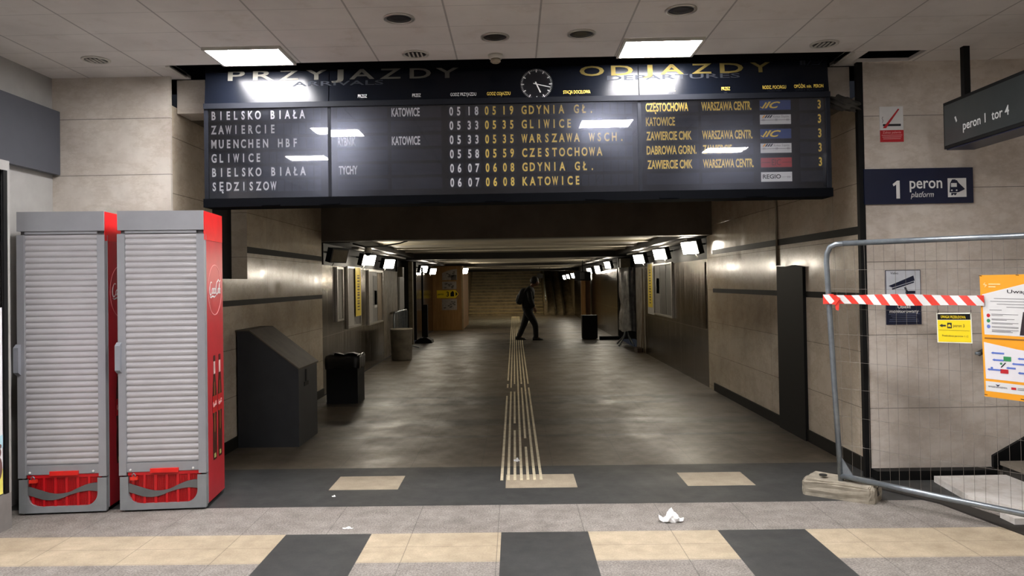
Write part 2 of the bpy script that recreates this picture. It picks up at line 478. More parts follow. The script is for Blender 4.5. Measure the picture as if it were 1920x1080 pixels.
# ---- hall ceiling with the slot for the board, one missing panel and the void above
bm = BM()
SLX0, SLX1, SLY = -2.565, 2.525, 5.632
TB = .025
box(bm, -3.7, 5.6, -3, SLY, ZC, ZC + TB)
box(bm, -3.7, SLX0, SLY, YW + .1, ZC - .0005, ZC + TB)
box(bm, SLX1, 2.655, SLY, YW + .1, ZC - .0005, ZC + TB)
box(bm, 2.655, 3.085, 5.90, YW + .1, ZC - .0005, ZC + TB)
box(bm, 3.085, 5.6, SLY, YW + .1, ZC - .0005, ZC + TB)
struct('ceiling', bm, M_CEIL)
bm = BM(); box(bm, SLX1, SLX1 + .03, SLY, YW + .02, ZC - .012, ZC + .03); box(bm, SLX0 - .03, SLX0, SLY, YW + .02, ZC - .012, ZC + .03)
struct('trim_1', bm, TRUNK)
bm = BM()
box(bm, -3.7, 5.6, 5.1, 6.6, 3.95, 4.0); box(bm, -3.7, 5.6, 5.1, 5.12, ZC + .03, 3.95); box(bm, -3.7, 5.6, 6.56, 6.6, ZC + .03, 3.95)
struct('ceiling_void', bm, VOID)

# ---- hall end wall, either side of the passage, and the bulkhead over the opening
bm = BM(); box(bm, -3.7, XL + .01, YW, YW + .03, 0, ZC); struct('wall_front_left', bm, M_FRONTL)
bm = BM(); box(bm, 2.735, 5.6, YW, YW + .03, 0, ZC); struct('wall_front_right', bm, M_FRONT)
bm = BM(); box(bm, XL + .01, 2.69, 6.04, 6.3, 2.95, ZC); struct('wall_bulkhead', bm, M_FRONTL)
bm = BM(); box(bm, 2.69, 2.735, YW - .004, YW + .04, 0, ZC); struct('trim_2', bm, BLACK)
bm = BM(); box(bm, 2.735, 3.65, YW - .1, YW, 0, .07); struct('baseboard_front', bm, BLACK)
# ---- passage side walls (cladding, dark stripes, plinth); the left one has a niche
bm = BM()
NY0, NY1, NZ0, NZ1 = 6.75, 7.63, 1.625, 2.6
box(bm, XL - .3, XL, YW + .03, NY0, 0, 3.0); box(bm, XL - .3, XL, NY1, YL, 0, 3.0)
box(bm, XL - .3, XL, NY0, NY1, 0, NZ0); box(bm, XL - .3, XL, NY0, NY1, NZ1, 3.0)
struct('wall_left_passage', bm, M_SIDE)
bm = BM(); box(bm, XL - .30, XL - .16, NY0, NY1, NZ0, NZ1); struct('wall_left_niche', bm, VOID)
bm = BM(); box(bm, XR, XR + .3, YW + .03, YL + .3, 0, 3.0); struct('wall_right_passage', bm, M_SIDE)
for nm, x0, x1, y0 in (('trim_3', XL, XL + .004, NY1), ('trim_4', XR - .004, XR, YW + .03)):
    bm = BM(); box(bm, x0, x1, y0, YL, 1.89, 1.955); struct(nm, bm, STRIPE)
for nm, x0, x1 in (('trim_5', XL, XL + .004), ('trim_6', XR - .004, XR)):
    bm = BM(); box(bm, x0, x1, YW + .03, YL, 1.365, 1.42); struct(nm, bm, STRIPE)
bm = BM(); box(bm, XL, XL + .015, YW + .03, YL, 0, .11); struct('baseboard_left', bm, STRIPE)
bm = BM(); box(bm, XR - .015, XR, YW + .03, YL, 0, .11); struct('baseboard_right', bm, STRIPE)
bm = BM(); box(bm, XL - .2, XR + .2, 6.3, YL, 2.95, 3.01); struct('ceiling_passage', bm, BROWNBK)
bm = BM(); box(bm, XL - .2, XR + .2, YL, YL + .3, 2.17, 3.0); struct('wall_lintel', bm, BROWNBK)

# ---- tunnel walls: steel cladding, recesses, far segments
def steel(name, x, y0, y1, z1=1.84, side=1):
    bm = BM(); box(bm, x if side > 0 else x - .05, x + .05 if side > 0 else x, y0, y1, 0, z1)
    return struct(name, bm, M_STEEL)
steel('wall_left_steel', XL - .05, YL, 15.6)
bm = BM(); box(bm, XL - .06, XL - .01, 15.6, 17.6, 0, 1.84); struct('wall_left_stone', bm, DIRTYST)
steel('wall_left_far', XL - .05, 20.9, 25.0, 1.86)
steel('wall_right_steel', XR, YL + .3, 16.1)
bm = BM(); box(bm, XR, XR + .05, 16.1, 17.3, 0, 1.84); struct('wall_right_stone', bm, DIRTYST)
steel('wall_right_far', XR - .03, 20.2, 34.6, 1.86)
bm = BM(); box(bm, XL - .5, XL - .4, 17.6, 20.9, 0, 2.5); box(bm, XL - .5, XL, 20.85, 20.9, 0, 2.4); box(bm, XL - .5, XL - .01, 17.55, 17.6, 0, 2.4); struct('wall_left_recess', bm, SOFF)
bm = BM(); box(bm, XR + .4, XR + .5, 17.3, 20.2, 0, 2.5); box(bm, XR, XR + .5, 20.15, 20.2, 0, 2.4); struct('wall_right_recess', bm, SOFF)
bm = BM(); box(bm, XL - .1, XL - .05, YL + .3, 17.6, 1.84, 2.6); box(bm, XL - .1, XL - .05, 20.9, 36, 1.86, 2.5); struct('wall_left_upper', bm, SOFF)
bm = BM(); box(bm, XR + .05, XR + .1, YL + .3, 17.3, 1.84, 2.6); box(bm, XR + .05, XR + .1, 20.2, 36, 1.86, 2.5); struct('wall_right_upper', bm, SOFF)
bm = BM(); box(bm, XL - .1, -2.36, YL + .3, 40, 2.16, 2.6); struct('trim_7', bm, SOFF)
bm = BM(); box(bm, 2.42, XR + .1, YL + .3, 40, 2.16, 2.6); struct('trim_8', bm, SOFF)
# ceilings between the cross beams, stepping down towards the far stairs
for nm, y0, y1, z in (('ceiling_near', YL + .3, 18, 2.265), ('ceiling_middle', 18.35, 26, 2.235), ('ceiling_far', 26.35, 33, 2.15), ('ceiling_stairs', 33.35, 41, 2.3)):
    bm = BM(); box(bm, -2.36, 2.42, y0, y1, z, z + .05)
    k = y0 + .9
    while k < y1 - .3:
        box(bm, -2.36, 2.42, k, k + .14, z - .03, z); k += 1.55
    struct(nm, bm, M_TCEIL)
for i, (y0, z) in enumerate(((18, 2.125), (26, 2.13), (33, 2.03))):
    bm = BM(); box(bm, XL - .45, XR + .45, y0, y0 + .35, z, 2.7); struct('trim_%d' % (9 + i), bm, SOFF)

# ---- rest of the hall (sides and rear, seen only in reflections)
bm = BM(); box(bm, -3.7, -3.63, -3, YW, 0, ZC); struct('wall_left', bm, SHOPF)
bm = BM(); box(bm, 5.6, 5.7, -3, YW, 0, ZC); struct('wall_right', bm, HALLDIM)
bm = BM(); box(bm, -3.7, 5.7, -3.1, -3, 0, ZC); struct('wall_rear', bm, HALLDIM)

# ================================================================== HALL THINGS
# ---- ceiling lamps
def ceiling_lamp(x0, x1, y0, y1, label):
    t = thing('ceiling_lamp', label, 'ceiling lamp', ((x0 + x1) / 2, (y0 + y1) / 2, ZC - .02), 'square ceiling light panels')
    bm = BM()
    for a in ((x0, x0 + .018, y0, y1), (x1 - .018, x1, y0, y1), (x0 + .018, x1 - .018, y0, y0 + .018), (x0 + .018, x1 - .018, y1 - .018, y1)):
        box(bm, a[0], a[1], a[2], a[3], ZC - .022, ZC - .001)
    part('frame', bm, TRUNK, t)
    bm = BM(); box(bm, x0 + .02, x1 - .02, y0 + .02, y1 - .02, ZC - .016, ZC - .002)
    part('diffuser', bm, emis('lamp_diffuser', (1, .975, .99), HALL_EMIT), t, 'glowing white diffuser')
    return t
ceiling_lamp(-2.15, -1.60, 5.21, 5.615, 'lit square ceiling panel above the word PRZYJAZDY at the left of the board')
ceiling_lamp(.785, 1.345, 5.21, 5.615, 'lit square ceiling panel above the word ODJAZDY at the right of the board')
ceiling_lamp(-2.15, -1.60, 3.13, 3.535, 'lit ceiling panel nearer the viewer on the left, mirrored in the board glass')
ceiling_lamp(.70, 1.26, 3.35, 3.755, 'lit ceiling panel nearer the viewer on the right, mirrored in the board glass')
ceiling_lamp(-2.95, -2.40, 1.38, 1.785, 'lit ceiling panel far back on the left, mirrored low in the board glass')
ceiling_lamp(2.45, 3.0, 1.5, 1.905, 'lit ceiling panel far back on the right, mirrored low in the board glass')

def downlight(px, py, label, grille=False):
    p = on_z(px, py, ZC)
    t = thing('downlight', label, 'downlight', (p.x, p.y, ZC - .006), 'round recessed spots in the ceiling')
    bm = BM(); lathe(bm, [(.098, -.001), (.098, -.007), (.082, -.010), (.078, -.004), (.078, -.001)], (p.x, p.y, ZC)); part('rim', bm, FRAME if not grille else TRUNK, t)
    bm = BM(); lathe(bm, [(.077, -.0012), (.077, -.004), (.04, -.0035), (.02, -.003)], (p.x, p.y, ZC)); part('reflector', bm, mat('dark_reflector', (38, 36, 34), .4, .2), t)
    if grille:
        bm = BM()
        for k in (-.045, -.015, .015, .045): box(bm, p.x + k - .006, p.x + k + .006, p.y - .05, p.y + .05, ZC - .009, ZC - .004)
        part('louvre', bm, TRUNK, t)
    return t
downlight(748, 34, 'dark round recessed spot in the ceiling, left of centre and nearest the top edge')
downlight(928, 69, 'dark round recessed spot in the ceiling above the smoke detector')
downlight(1090, 63, 'dark round recessed spot in the ceiling just left of the right lamp panel')
downlight(1277, 18, 'pale round recessed spot in the ceiling in front of the right lamp panel')
downlight(180, 112, 'louvred round spot in the ceiling over the left marble wall', True)
downlight(779, 101, 'louvred round spot in the ceiling above the last letters of PRZYJAZDY', True)
downlight(1545, 82, 'louvred round spot in the ceiling beside the missing panel', True)
p = on_z(929, 103, ZC)
t = thing('smoke_detector', 'small beige smoke detector on the ceiling above the board clock', 'smoke detector', (p.x, p.y, ZC - .06))
bm = BM(); lathe(bm, [(.055, 0), (.055, -.02), (.045, -.03)], (p.x, p.y, ZC)); part('mount', bm, TRUNK, t)
bm = BM(); lathe(bm, [(.035, -.03), (.038, -.05), (.025, -.06)], (p.x, p.y, ZC)); part('sensor_head', bm, mat('aged_beige_plastic', (150, 138, 118), .5), t)

# ---- the split-flap arrivals and departures board
YB = 5.72
t = board = thing('departure_board', 'long dark split-flap arrivals and departures board hanging under the ceiling', 'departure board', (0, YB, 2.17))
BX0, BX1, BZ0 = -2.34, 2.395, 2.175
bm = BM(); box(bm, BX0, BX1, YB + .02, YB + .18, BZ0 + .02, 3.34)
part('housing', bm, NAVYBLK, t)
bm = BM(); box(bm, BX0 - .004, BX1 + .004, YB - .025, YB + .185, BZ0 - .02, BZ0 + .045)
for k in (-1.9, -1.45, -.7, -.2, .55, 1.1, 1.75): box(bm, k, k + .14, YB - .03, YB - .02, BZ0 - .012, BZ0 + .0)
bevel_all(bm, .004, 1); part('lower_rail', bm, NAVYBLK, t)
bm = BM(); box(bm, BX0, BX1, YB - .02, YB + .02, 2.905, 2.945); bevel_all(bm, .003, 1); part('middle_rail', bm, RAILG, t)
for x, hw, d in ((BX0 + .015, .015, .01), (-1.385, .012, .006), (.965, .012, .006), (BX1 - .015, .015, .01)):
    bm = BM(); box(bm, x - hw, x + hw, YB - d, YB + .02, 2.22, 2.905); part('mullion', bm, RAILG, t)
# header of three sheets, leaning back a little
LEAN = math.radians(7.6)
hv = Vector((0, math.sin(LEAN), math.cos(LEAN))); hn = Vector((0, -math.cos(LEAN), math.sin(LEAN)))
HF = Fr((0, YB - .012, 2.946), (1, 0, 0), hn, hv)
for a, b in ((BX0 + .006, -1.388), (-1.382, .962), (.968, BX1 - .006)):
    bm = BM(); HF.quad(bm, a, b, 0, .36, -.006, .006); part('header_panel', bm, HEADER, t)
def hpt(px, py):
    d = ray(px, py); o = Vector((0, 0, CAM_H)); k = (HF.O - o).dot(hn) / d.dot(hn); q = o + d * k
    return (q - HF.O).dot(HF.u), (q - HF.O).dot(HF.v)
def htext(bm, s, px0, px1, py_base, cap, bold=0.):
    a0, b0 = hpt(px0, py_base); a1, _ = hpt(px1, py_base)
    HF.text(bm, s, a0, a1, b0, cap, .0005, bold)
bm = BM()
for ch, x0, x1 in zip('PRZYJAZDY', (427, 474, 523, 572, 621, 655, 712, 768, 817), (459, 514, 560, 614, 644, 702, 752, 808, 860)):
    htext(bm, ch, x0, x1, 152 - (x0 - 427) * .0135, .0815, .018)
part('arrivals_title', bm, GREYT, t, 'grey PRZYJAZDY lettering')
bm = BM()
for ch, x0, x1 in zip('ODJAZDY', (1087, 1146, 1204, 1238, 1297, 1350, 1407), (1133, 1187, 1224, 1282, 1335, 1394, 1445)):
    htext(bm, ch, x0, x1, 143 - (x0 - 1087) * .022, .079, .018)
part('departures_title', bm, GOLDH, t, 'gold ODJAZDY lettering')
for s, x0, x1, y, cp in (('ARRIVALS', 548, 719, 162, .036), ('DEPARTURES', 1138, 1388, 150.5, .036)):
    bm = BM(); htext(bm, s, x0, x1, y, cp, .01); part('english_title', bm, DIMW, t, 'dim grey English lettering')
for s, x0, x1, y in (('VIA', 675, 683, 187.5), ('VIA', 777, 785, 186.5), ('ARRIVAL TIME', 854, 887, 185), ('DEPARTURE TIME', 916, 955, 184), ('TO', 1079, 1085, 181), ('VIA', 1254, 1262, 176.5), ('VIA', 1357, 1364, 175), ('TRAIN TYPE', 1438, 1466, 172), ('DELAY  PLATFORM', 1492, 1543, 170)):
    bm = BM(); htext(bm, s, x0, x1, y, .011); part('english_heading', bm, DIMW, t)
for s, x0, x1, y in (('STACJA POCZĄTKOWA', 474, 560, 185.5), ('PRZEZ', 671, 688, 183.5), ('PRZEZ', 773, 789, 182), ('GODZ PRZYJAZDU', 844.5, 893, 180.5)):
    bm = BM(); htext(bm, s, x0, x1, y, .026, .006); part('arrivals_heading', bm, WHITE, t, 'small white column heading')
for s, x0, x1, y in (('GODZ ODJAZDU', 913, 957, 179), ('STACJA DOCELOWA', 1056, 1107, 176), ('PRZEZ', 1250, 1266, 171.5), ('PRZEZ', 1353, 1369, 169.5), ('RODZ. POCIĄGU', 1430, 1474, 167), ('OPÓŹN. min.  PERON', 1489, 1544, 165)):
    bm = BM(); htext(bm, s, x0, x1, y, .026, .006); part('departures_heading', bm, GOLD, t, 'small yellow column heading')
bm = BM()
a, b = hpt(1500, 122); HF.quad(bm, a, a + .02, b, b + .035, .0005); HF.quad(bm, a + .026, a + .04, b, b + .035, .0005)
HF.poly(bm, ((a + .05, b), (a + .06, b), (a + .09, b + .035), (a + .08, b + .035)), .0005)
for k in range(3): HF.quad(bm, a + .085, a + .15, b + .002 + k * .012, b + .005 + k * .012, .0005)
HF.stroke(bm, ((a + .14, b), (a + .17, b + .035)), .005, .0005)
part('maker_mark', bm, DIMW, t)
# clock in the header
ca, cb = hpt(1006, 158)
ck = finish('clock', (lambda q: (HF.disc(q, ca, cb, .125, .0002, .0006, 40), q)[1])(BM()), mat('clock_black', (14, 16, 22), .3), world_loc(t)); ck.parent = t
bm = BM()
for k in range(60):
    an = PI / 2 - 2 * PI * k / 60; r1 = .118; r0 = .095 if k % 5 == 0 else .107; wd = .007 if k % 5 == 0 else .0022
    HF.stroke(bm, ((ca + r0 * math.cos(an), cb + r0 * math.sin(an)), (ca + r1 * math.cos(an), cb + r1 * math.sin(an))), wd, .001)
part('dial_marks', bm, WHITE, ck)
bm = BM(); an = math.radians(-66.5)
HF.stroke(bm, ((ca - .02 * math.cos(an), cb - .02 * math.sin(an)), (ca + .072 * math.cos(an), cb + .072 * math.sin(an))), .009, .002); part('hour_hand', bm, WHITE, ck)
bm = BM(); an = math.radians(-14)
HF.stroke(bm, ((ca - .025 * math.cos(an), cb - .025 * math.sin(an)), (ca + .107 * math.cos(an), cb + .107 * math.sin(an))), .006, .003); part('minute_hand', bm, WHITE, ck)
# flap field
YF = YB + .012
FF = Fr((0, YF, 0), (1, 0, 0), (0, -1, 0))
bm = BM(); FF.quad(bm, BX0 + .03, BX1 - .03, 2.22, 2.905, 0, .002); part('flap_bed', bm, FLAP2, t)
def X(px, py=270): return on_y(px, py, YF).x
ROWZ = [on_y(485, 216 + 26.6 * i, YF).z for i in range(6)]
P1 = X(485) - X(485 - 13.85)
for i, z in enumerate(ROWZ):
    bm = BM()
    for x0 in (X(401.5), X(983.5)):
        for k in range(15): FF.quad(bm, x0 + (k - .44) * P1, x0 + (k + .44) * P1, z - .042, z - .001, .002, .002); FF.quad(bm, x0 + (k - .44) * P1, x0 + (k + .44) * P1, z + .001, z + .042, .002, .002)
    for a, b in ((X(633), X(727)), (X(734), X(828)), (X(1211), X(1310)), (X(1315), X(1412)), (X(1425), X(1483)), (X(1500), X(1545)), (X(841), X(868)), (X(873), X(901)), (X(907), X(934)), (X(939), X(967))):
        FF.quad(bm, a, b, z - .042, z - .001, .002, .002); FF.quad(bm, a, b, z + .001, z + .042, .002, .002)
    part('flap_row', bm, FLAP, t)
CH = .066; HB = .0045
W_ROWS = ['BIELSKO BIAŁA', 'ZAWIERCIE', 'MUENCHEN HBF', 'GLIWICE', 'BIELSKO BIAŁA', 'SĘDZISZOW']
D_ROWS = ['GDYNIA GŁ.', 'GLIWICE', 'WARSZAWA WSCH.', 'CZESTOCHOWA', 'GDYNIA GŁ.', 'KATOWICE']
T1 = ['0518', '0533', '0533', '0558', '0607', '0607']; T2 = ['0519', '0535', '0535', '0559', '0608', '0608']
VIAW = {0: [('KATOWICE', 735, 788)], 2: [('RYBNIK', 634, 667), ('KATOWICE', 735, 788)], 4: [('TYCHY', 635, 670)]}
VIAY = {0: [('CZĘSTOCHOWA', 1211.5, 1291.5), ('WARSZAWA CENTR.', 1316, 1410)], 1: [('KATOWICE', 1211.5, 1266)], 2: [('ZAWIERCIE CMK', 1212, 1297), ('WARSZAWA CENTR.', 1316.5, 1411)],
        3: [('DABROWA GORN.', 1212, 1305.5), ('ZAWIERCIE', 1317, 1372)], 4: [('ZAWIERCIE CMK', 1213, 1297.5), ('WARSZAWA CENTR.', 1317, 1412)]}
for i, z in enumerate(ROWZ):
    b0 = z - CH / 2
    for rows, x0, tms, txs, vias, mm, nm in ((W_ROWS, 401.5, T1, (847, 861, 880.5, 894.5), VIAW, OFFW, 'arrival'), (D_ROWS, 983.5, T2, (913.5, 927.5, 946, 960), VIAY, GOLD, 'departure')):
        bm = BM(); FF.mono(bm, rows[i], X(x0), P1, b0, CH, .040, HB, .03); part(nm + '_station', bm, mm, t)
        bm = BM()
        for ch, x in zip(tms[i], txs): FF.mono(bm, ch, X(x), P1, b0, CH, .040, HB, .03)
        part(nm + '_time', bm, mm, t)
        for s, xa, xb in vias.get(i, []):
            bm = BM(); FF.text(bm, s, X(xa), X(xb), b0, CH, HB, .03); part(nm + '_via', bm, mm, t)
    if i < 5: bm = BM(); FF.mono(bm, '3', X(1537), P1, b0, CH, .040, HB, .03); part('platform_number', bm, GOLD, t)
    # train type badge
    a, b = X(1425.5), X(1483.5); kind = ('ic', 'ks', 'ic', 'ks', 'eic', 'regio')[i]
    bm = BM(); FF.quad(bm, a, b, z - .036, z + .036, .004, .001)
    bd = part('train_badge', bm, {'ic': BLUE, 'ks': WHITE, 'eic': REDB, 'regio': WHITE}[kind], t, {'ic': 'blue train badge with IC mark', 'ks': 'white train badge with coloured slashes', 'eic': 'red train badge', 'regio': 'white REGIO train badge'}[kind])
    h = .0055
    if kind == 'ic':
        bm = BM(); FF.text(bm, 'IC', a + .035, a + .155, z - .024, .05, h, .03, .45); FF.stroke(bm, ((a + .004, z - .012), (a + .02, z - .022), (a + .05, z + .02)), [.006, .012, .012], h)
        part('badge_lettering', bm, GOLD, bd)
    elif kind == 'ks':
        for k, mm in enumerate((ORANGE, NAVY, NAVY, NAVY)):
            bm = BM(); x = a + .014 + k * .018; FF.poly(bm, ((x, z + .012), (x + .012, z + .012), (x + .028, z + .032), (x + .016, z + .032)), h); part('badge_slash', bm, mm, bd)
        bm = BM(); FF.text(bm, 'Koleje Śląskie', a + .1, b - .015, z + .014, .014, h)
        FF.quad(bm, a + .005, b - .005, z - .006, z - .003, h)
        for x in (a + .02, a + .115, a + .2): FF.quad(bm, x, x + .003, z - .012, z + .006, h); FF.quad(bm, x + .01, x + .013, z - .012, z + .006, h)
        part('badge_lettering', bm, GREYP, bd)
    elif kind == 'eic':
        bm = BM(); FF.text(bm, 'EIC', a + .082, a + .15, z - .022, .045, h); FF.quad(bm, a + .005, a + .07, z - .002, z + .002, h); FF.quad(bm, a + .16, b - .005, z - .002, z + .002, h)
        part('badge_lettering', bm, REDD, bd)
    else:
        bm = BM(); FF.text(bm, 'REGIO', a + .012, a + .148, z - .014, .032, h, .02); part('badge_lettering', bm, DARKP, bd)
        bm = BM(); FF.quad(bm, a + .155, b - .008, z - .004, z - .002, h); FF.quad(bm, a + .2, a + .203, z - .012, z + .005, h); FF.quad(bm, a + .212, a + .215, z - .012, z + .005, h); part('badge_rule', bm, GREYP, bd)
for (a, b), tw in zip(((BX0 + .03, -1.397), (-1.373, .953), (.977, BX1 - .03)), (-.002, .0035, 0)):
    bm = BM(); z0, z1 = 2.22, 2.905
    GF = Fr(((a + b) / 2, YB - .001, (z0 + z1) / 2), (1, 0, 0), (0, -1, tw), (0, tw, 1))
    GF.quad(bm, a - (a + b) / 2, b - (a + b) / 2, (z0 - z1) / 2, (z1 - z0) / 2, 0, .003)
    part('glass_pane', bm, M_GLASS, t, 'reflecting glass pane')

# ---- drinks coolers
def script_logo(fr, bm, a, b, wdt, hgt, h):
    """white flowing two-word script drawn as strokes"""
    def arc(cx, cy, rx, ry, d0, d1, n=12): return [(cx + rx * math.cos(math.radians(d0 + (d1 - d0) * k / n)), cy + ry * math.sin(math.radians(d0 + (d1 - d0) * k / n))) for k in range(n + 1)]
    S = lambda pts, w_: fr.stroke(bm, [(a + (x + .18 * y) * wdt / 10, b + y * hgt / 4) for x, y in pts], [q * wdt / 10 for q in w_] if isinstance(w_, list) else w_ * wdt / 10, h)
    S(arc(1.3, 1.6, 1.15, 1.9, 60, 320), [.25] * 5 + [.5] * 5 + [.3] * 3)
    S(arc(2.9, .9, .5, .75, 0, 360), .3); S(arc(4.1, .9, .5, .75, 60, 320), .32); S(arc(5.2, .9, .5, .75, 0, 360), .3)
    S([(5.7, 1.6), (5.7, .4), (6.0, .15)], .3); S([(.6, -.7), (1.6, -1.0), (3.2, -.6), (5, -.9), (6.4, -.4)], [.1, .4, .45, .4, .1])
    S(arc(7.2, 1.8, 1.0, 1.9, 70, 310), [.25] * 5 + [.5] * 5 + [.3] * 3)
    S(arc(8.4, .9, .42, .75, 0, 360), .28); S([(9.0, .3), (9.1, 2.6), (9.4, 3.4), (9.5, 2.4), (9.2, .4), (9.6, .2)], .26)
    S(arc(9.9, .9, .42, .75, 0, 360), .28); S([(10.3, 1.6), (10.3, .4), (10.7, .2)], .28)
    S([(7.0, 3.6), (8.0, 4.2), (9.3, 3.6), (10.2, 4.1)], [.1, .4, .35, .1])
def make_cooler(label):
    W, D, H = .582, .45, 2.09
    t = thing('drinks_cooler', label, 'drinks cooler', (0, 0, 0), 'tall drinks coolers with roller shutters')
    bm = BM(); box(bm, .01, W - .004, .035, D, .03, H - .008); part('body', bm, mat('cooler_body_grey', (120, 118, 120), .4), t)
    bm = BM(); box(bm, .02, W - .02, .04, D - .02, 0, .03); part('base', bm, BLACK, t)
    bm = BM(); box(bm, 0, W - .001, 0, .06, 1.955, H); bevel_all(bm, .006); box(bm, .004, W - .003, .06, D, 1.975, H - .001); part('header_box', bm, SILVER, t)
    bm = BM(); box(bm, .046, W - .052, .012, .034, 1.935, 1.955); part('shutter_guide', bm, SILVER, t)
    # door frame of two stiles and a bottom rail
    bm = BM(); box(bm, -.004, .044, .004, .05, .255, 1.93); box(bm, W - .050, W + .001, .004, .05, .255, 1.925); bevel_all(bm, .006)
    part('door_frame', bm, SILVER, t)
    # rolling shutter: rounded slats
    bm = BM(); n = 39; z0, z1 = .335, 1.937; hgt = (z1 - z0) / n
    prof = []
    for k in range(n):
        for q in range(5):
            f = q / 5; prof.append((.032 - .011 * math.sin(PI * f) ** .6, z0 + (k + f) * hgt))
    prof.append((.032, z1))
    L = [bm.verts.new((.044, y, z)) for y, z in prof]; R_ = [bm.verts.new((W - .050, y, z)) for y, z in prof]
    for i in range(len(prof) - 1):
        f = bm.faces.new((L[i], R_[i], R_[i + 1], L[i + 1])); f.smooth = (i % 5 != 4 and i % 5 != 0)
    part('roller_shutter', bm, SHUT, t)
    bm = BM(); box(bm, .044, W - .050, .014, .034, .275, .336); bevel_all(bm, .004); part('shutter_rail', bm, SILVER, t)
    for x in (.07, W - .09):
        bm = BM(); lathe(bm, [(.008, 0), (.008, -.006), (.004, -.009)], (x, .014, .29), 12, axis='Y'); part('screw', bm, WHITE, t)
    # handle
    bm = BM()
    prism(bm, [(-.012, -.03, 1.155), (-.012, -.03, .985), (-.012, .006, .962), (-.012, .006, 1.178)], (.034, 0, 0)); bevel_all(bm, .006)
    part('handle', bm, mat('handle_grey', (140, 143, 150), .4), t)
    # lower front: red grille behind a grey surround with rounded lower corners
    G0, G1, ZB, ZT, RR = .055, W - .06, .055, .245, .085
    inner = [(G0, ZT), (G0, ZB + RR)] + [(G0 + RR - RR * math.cos(a), ZB + RR - RR * math.sin(a)) for a in [PI / 2 * k / 8 for k in range(1, 9)]]
    inner += [(G1 - RR + RR * math.sin(a), ZB + RR - RR * math.cos(a)) for a in [PI / 2 * k / 8 for k in range(0, 9)]] + [(G1, ZT)]
    outer = [(0, ZT), (0, ZB + RR)]
    def side(p):
        x, z = p; cx, cz = W / 2, ZT
        dx, dz = x - cx, z - cz
        k = min((W / 2) / abs(dx) if dx else 9e9, (ZT - .014) / abs(dz) if dz else 9e9)
        return (cx + dx * k, cz + dz * k)
    bm = BM()
    oi = [side(p) for p in inner]
    a0 = [bm.verts.new((x, .006, z)) for x, z in inner]; b0 = [bm.verts.new((x, .006, z)) for x, z in oi]
    a1 = [bm.verts.new((x, .04, z)) for x, z in inner]; b1 = [bm.verts.new((x, .04, z)) for x, z in oi]
    for i in range(len(inner) - 1):
        for q in ((a0[i], a0[i + 1], b0[i + 1], b0[i]), (a0[i], a1[i], a1[i + 1], a0[i + 1]), (b0[i], b0[i + 1], b1[i + 1], b1[i])):
            try: bm.faces.new(q)
            except ValueError: pass
    part('grille_surround', bm, mat('surround_grey', (136, 139, 141), .4), t)
    bm = BM(); box(bm, G0 - .004, G1 + .004, .032, .036, ZB - .002, .275); part('grille_back', bm, CREDD, t)
    bm = BM()
    for k in range(7): x = G0 + .075 * k + .03; box(bm, x - .008, x + .008, .02, .032, ZB, .27)
    for k in range(34): z = G0 + .0062 * k; box(bm, G0 - .002, G1 + .002, .026, .031, z - .0011, z + .0011)
    for k in range(48): x = G0 + (G1 - G0) * k / 47; box(bm, x - .0012, x + .0012, .026, .031, ZB, .27)
    gr = part('grille', bm, CRED, t, 'red ventilation grille')
    bm = BM(); fr = Fr((0, .018, 0), (1, 0, 0), (0, -1, 0))
    up, lo = [], []
    for k in range(25):
        f = k / 24; x = G0 - .002 + (G1 - G0 + .004) * f
        c = .145 + .030 * math.sin(2 * PI * (f * .92 + .40)) ; th = .016 + .022 * abs(math.cos(PI * (f * 1.0 + .12)))
        th = .007 + min(.042, .11 * abs(f - .6))
        up.append((x, c + th / 2 + .012)); lo.append((x, c - th / 2))
    for k in range(24): fr.poly(bm, (lo[k], lo[k + 1], up[k + 1], up[k]), 0, .003)
    part('wave_emblem', bm, DGREY, t)
    bm = BM(); box(bm, .205, .395, .0, .03, .268, .297); bevel_all(bm, .004); part('latch', bm, mat('latch_red', (226, 34, 28), .4), t)
    bm = BM(); box(bm, .05, W - .055, .02, .034, .25, .272); part('grille_top_rail', bm, CRED, t)
    bm = BM(); box(bm, .072, .12, -.004, .02, .222, .244); bevel_all(bm, .004); lk = part('lock', bm, mat('lock_red', (222, 50, 34), .4), t)
    bm = BM(); tube(bm, [(.085, .0, .244), (.086, -.002, .262), (.096, -.002, .268), (.106, -.002, .262), (.107, 0, .244)], .004, 8); part('shackle', bm, GALV, lk)
    # right side: red header panel, red sheet with printed script in a ring and two bottles
    bm = BM(); box(bm, W - .003, W + .002, .012, D, 1.885, H - .002); part('side_header', bm, mat('side_bright_red', (214, 26, 30), .3), t)
    bm = BM(); box(bm, W - .003, W + .001, .052, D, .03, 1.884); sp = part('side_panel', bm, CREDL, t, 'red side sheet')
    bm = BM(); box(bm, W - .003, W + .003, .046, .052, .03, 1.925); part('side_edge', bm, SILVER, t)
    fr = Fr((W + .001, 0, 0), (0, 1, 0), (1, 0, 0))
    bm = BM(); fr.ring(bm, .25, 1.53, .165, .006, .0005, 56, .185); part('ring_print', bm, mat('ring_pink', (236, 150, 152), .4), sp)
    bm = BM(); script_logo(fr, bm, .115, 1.5, .255, .10, .0005); part('script_print', bm, WHITE, sp, 'white script lettering')
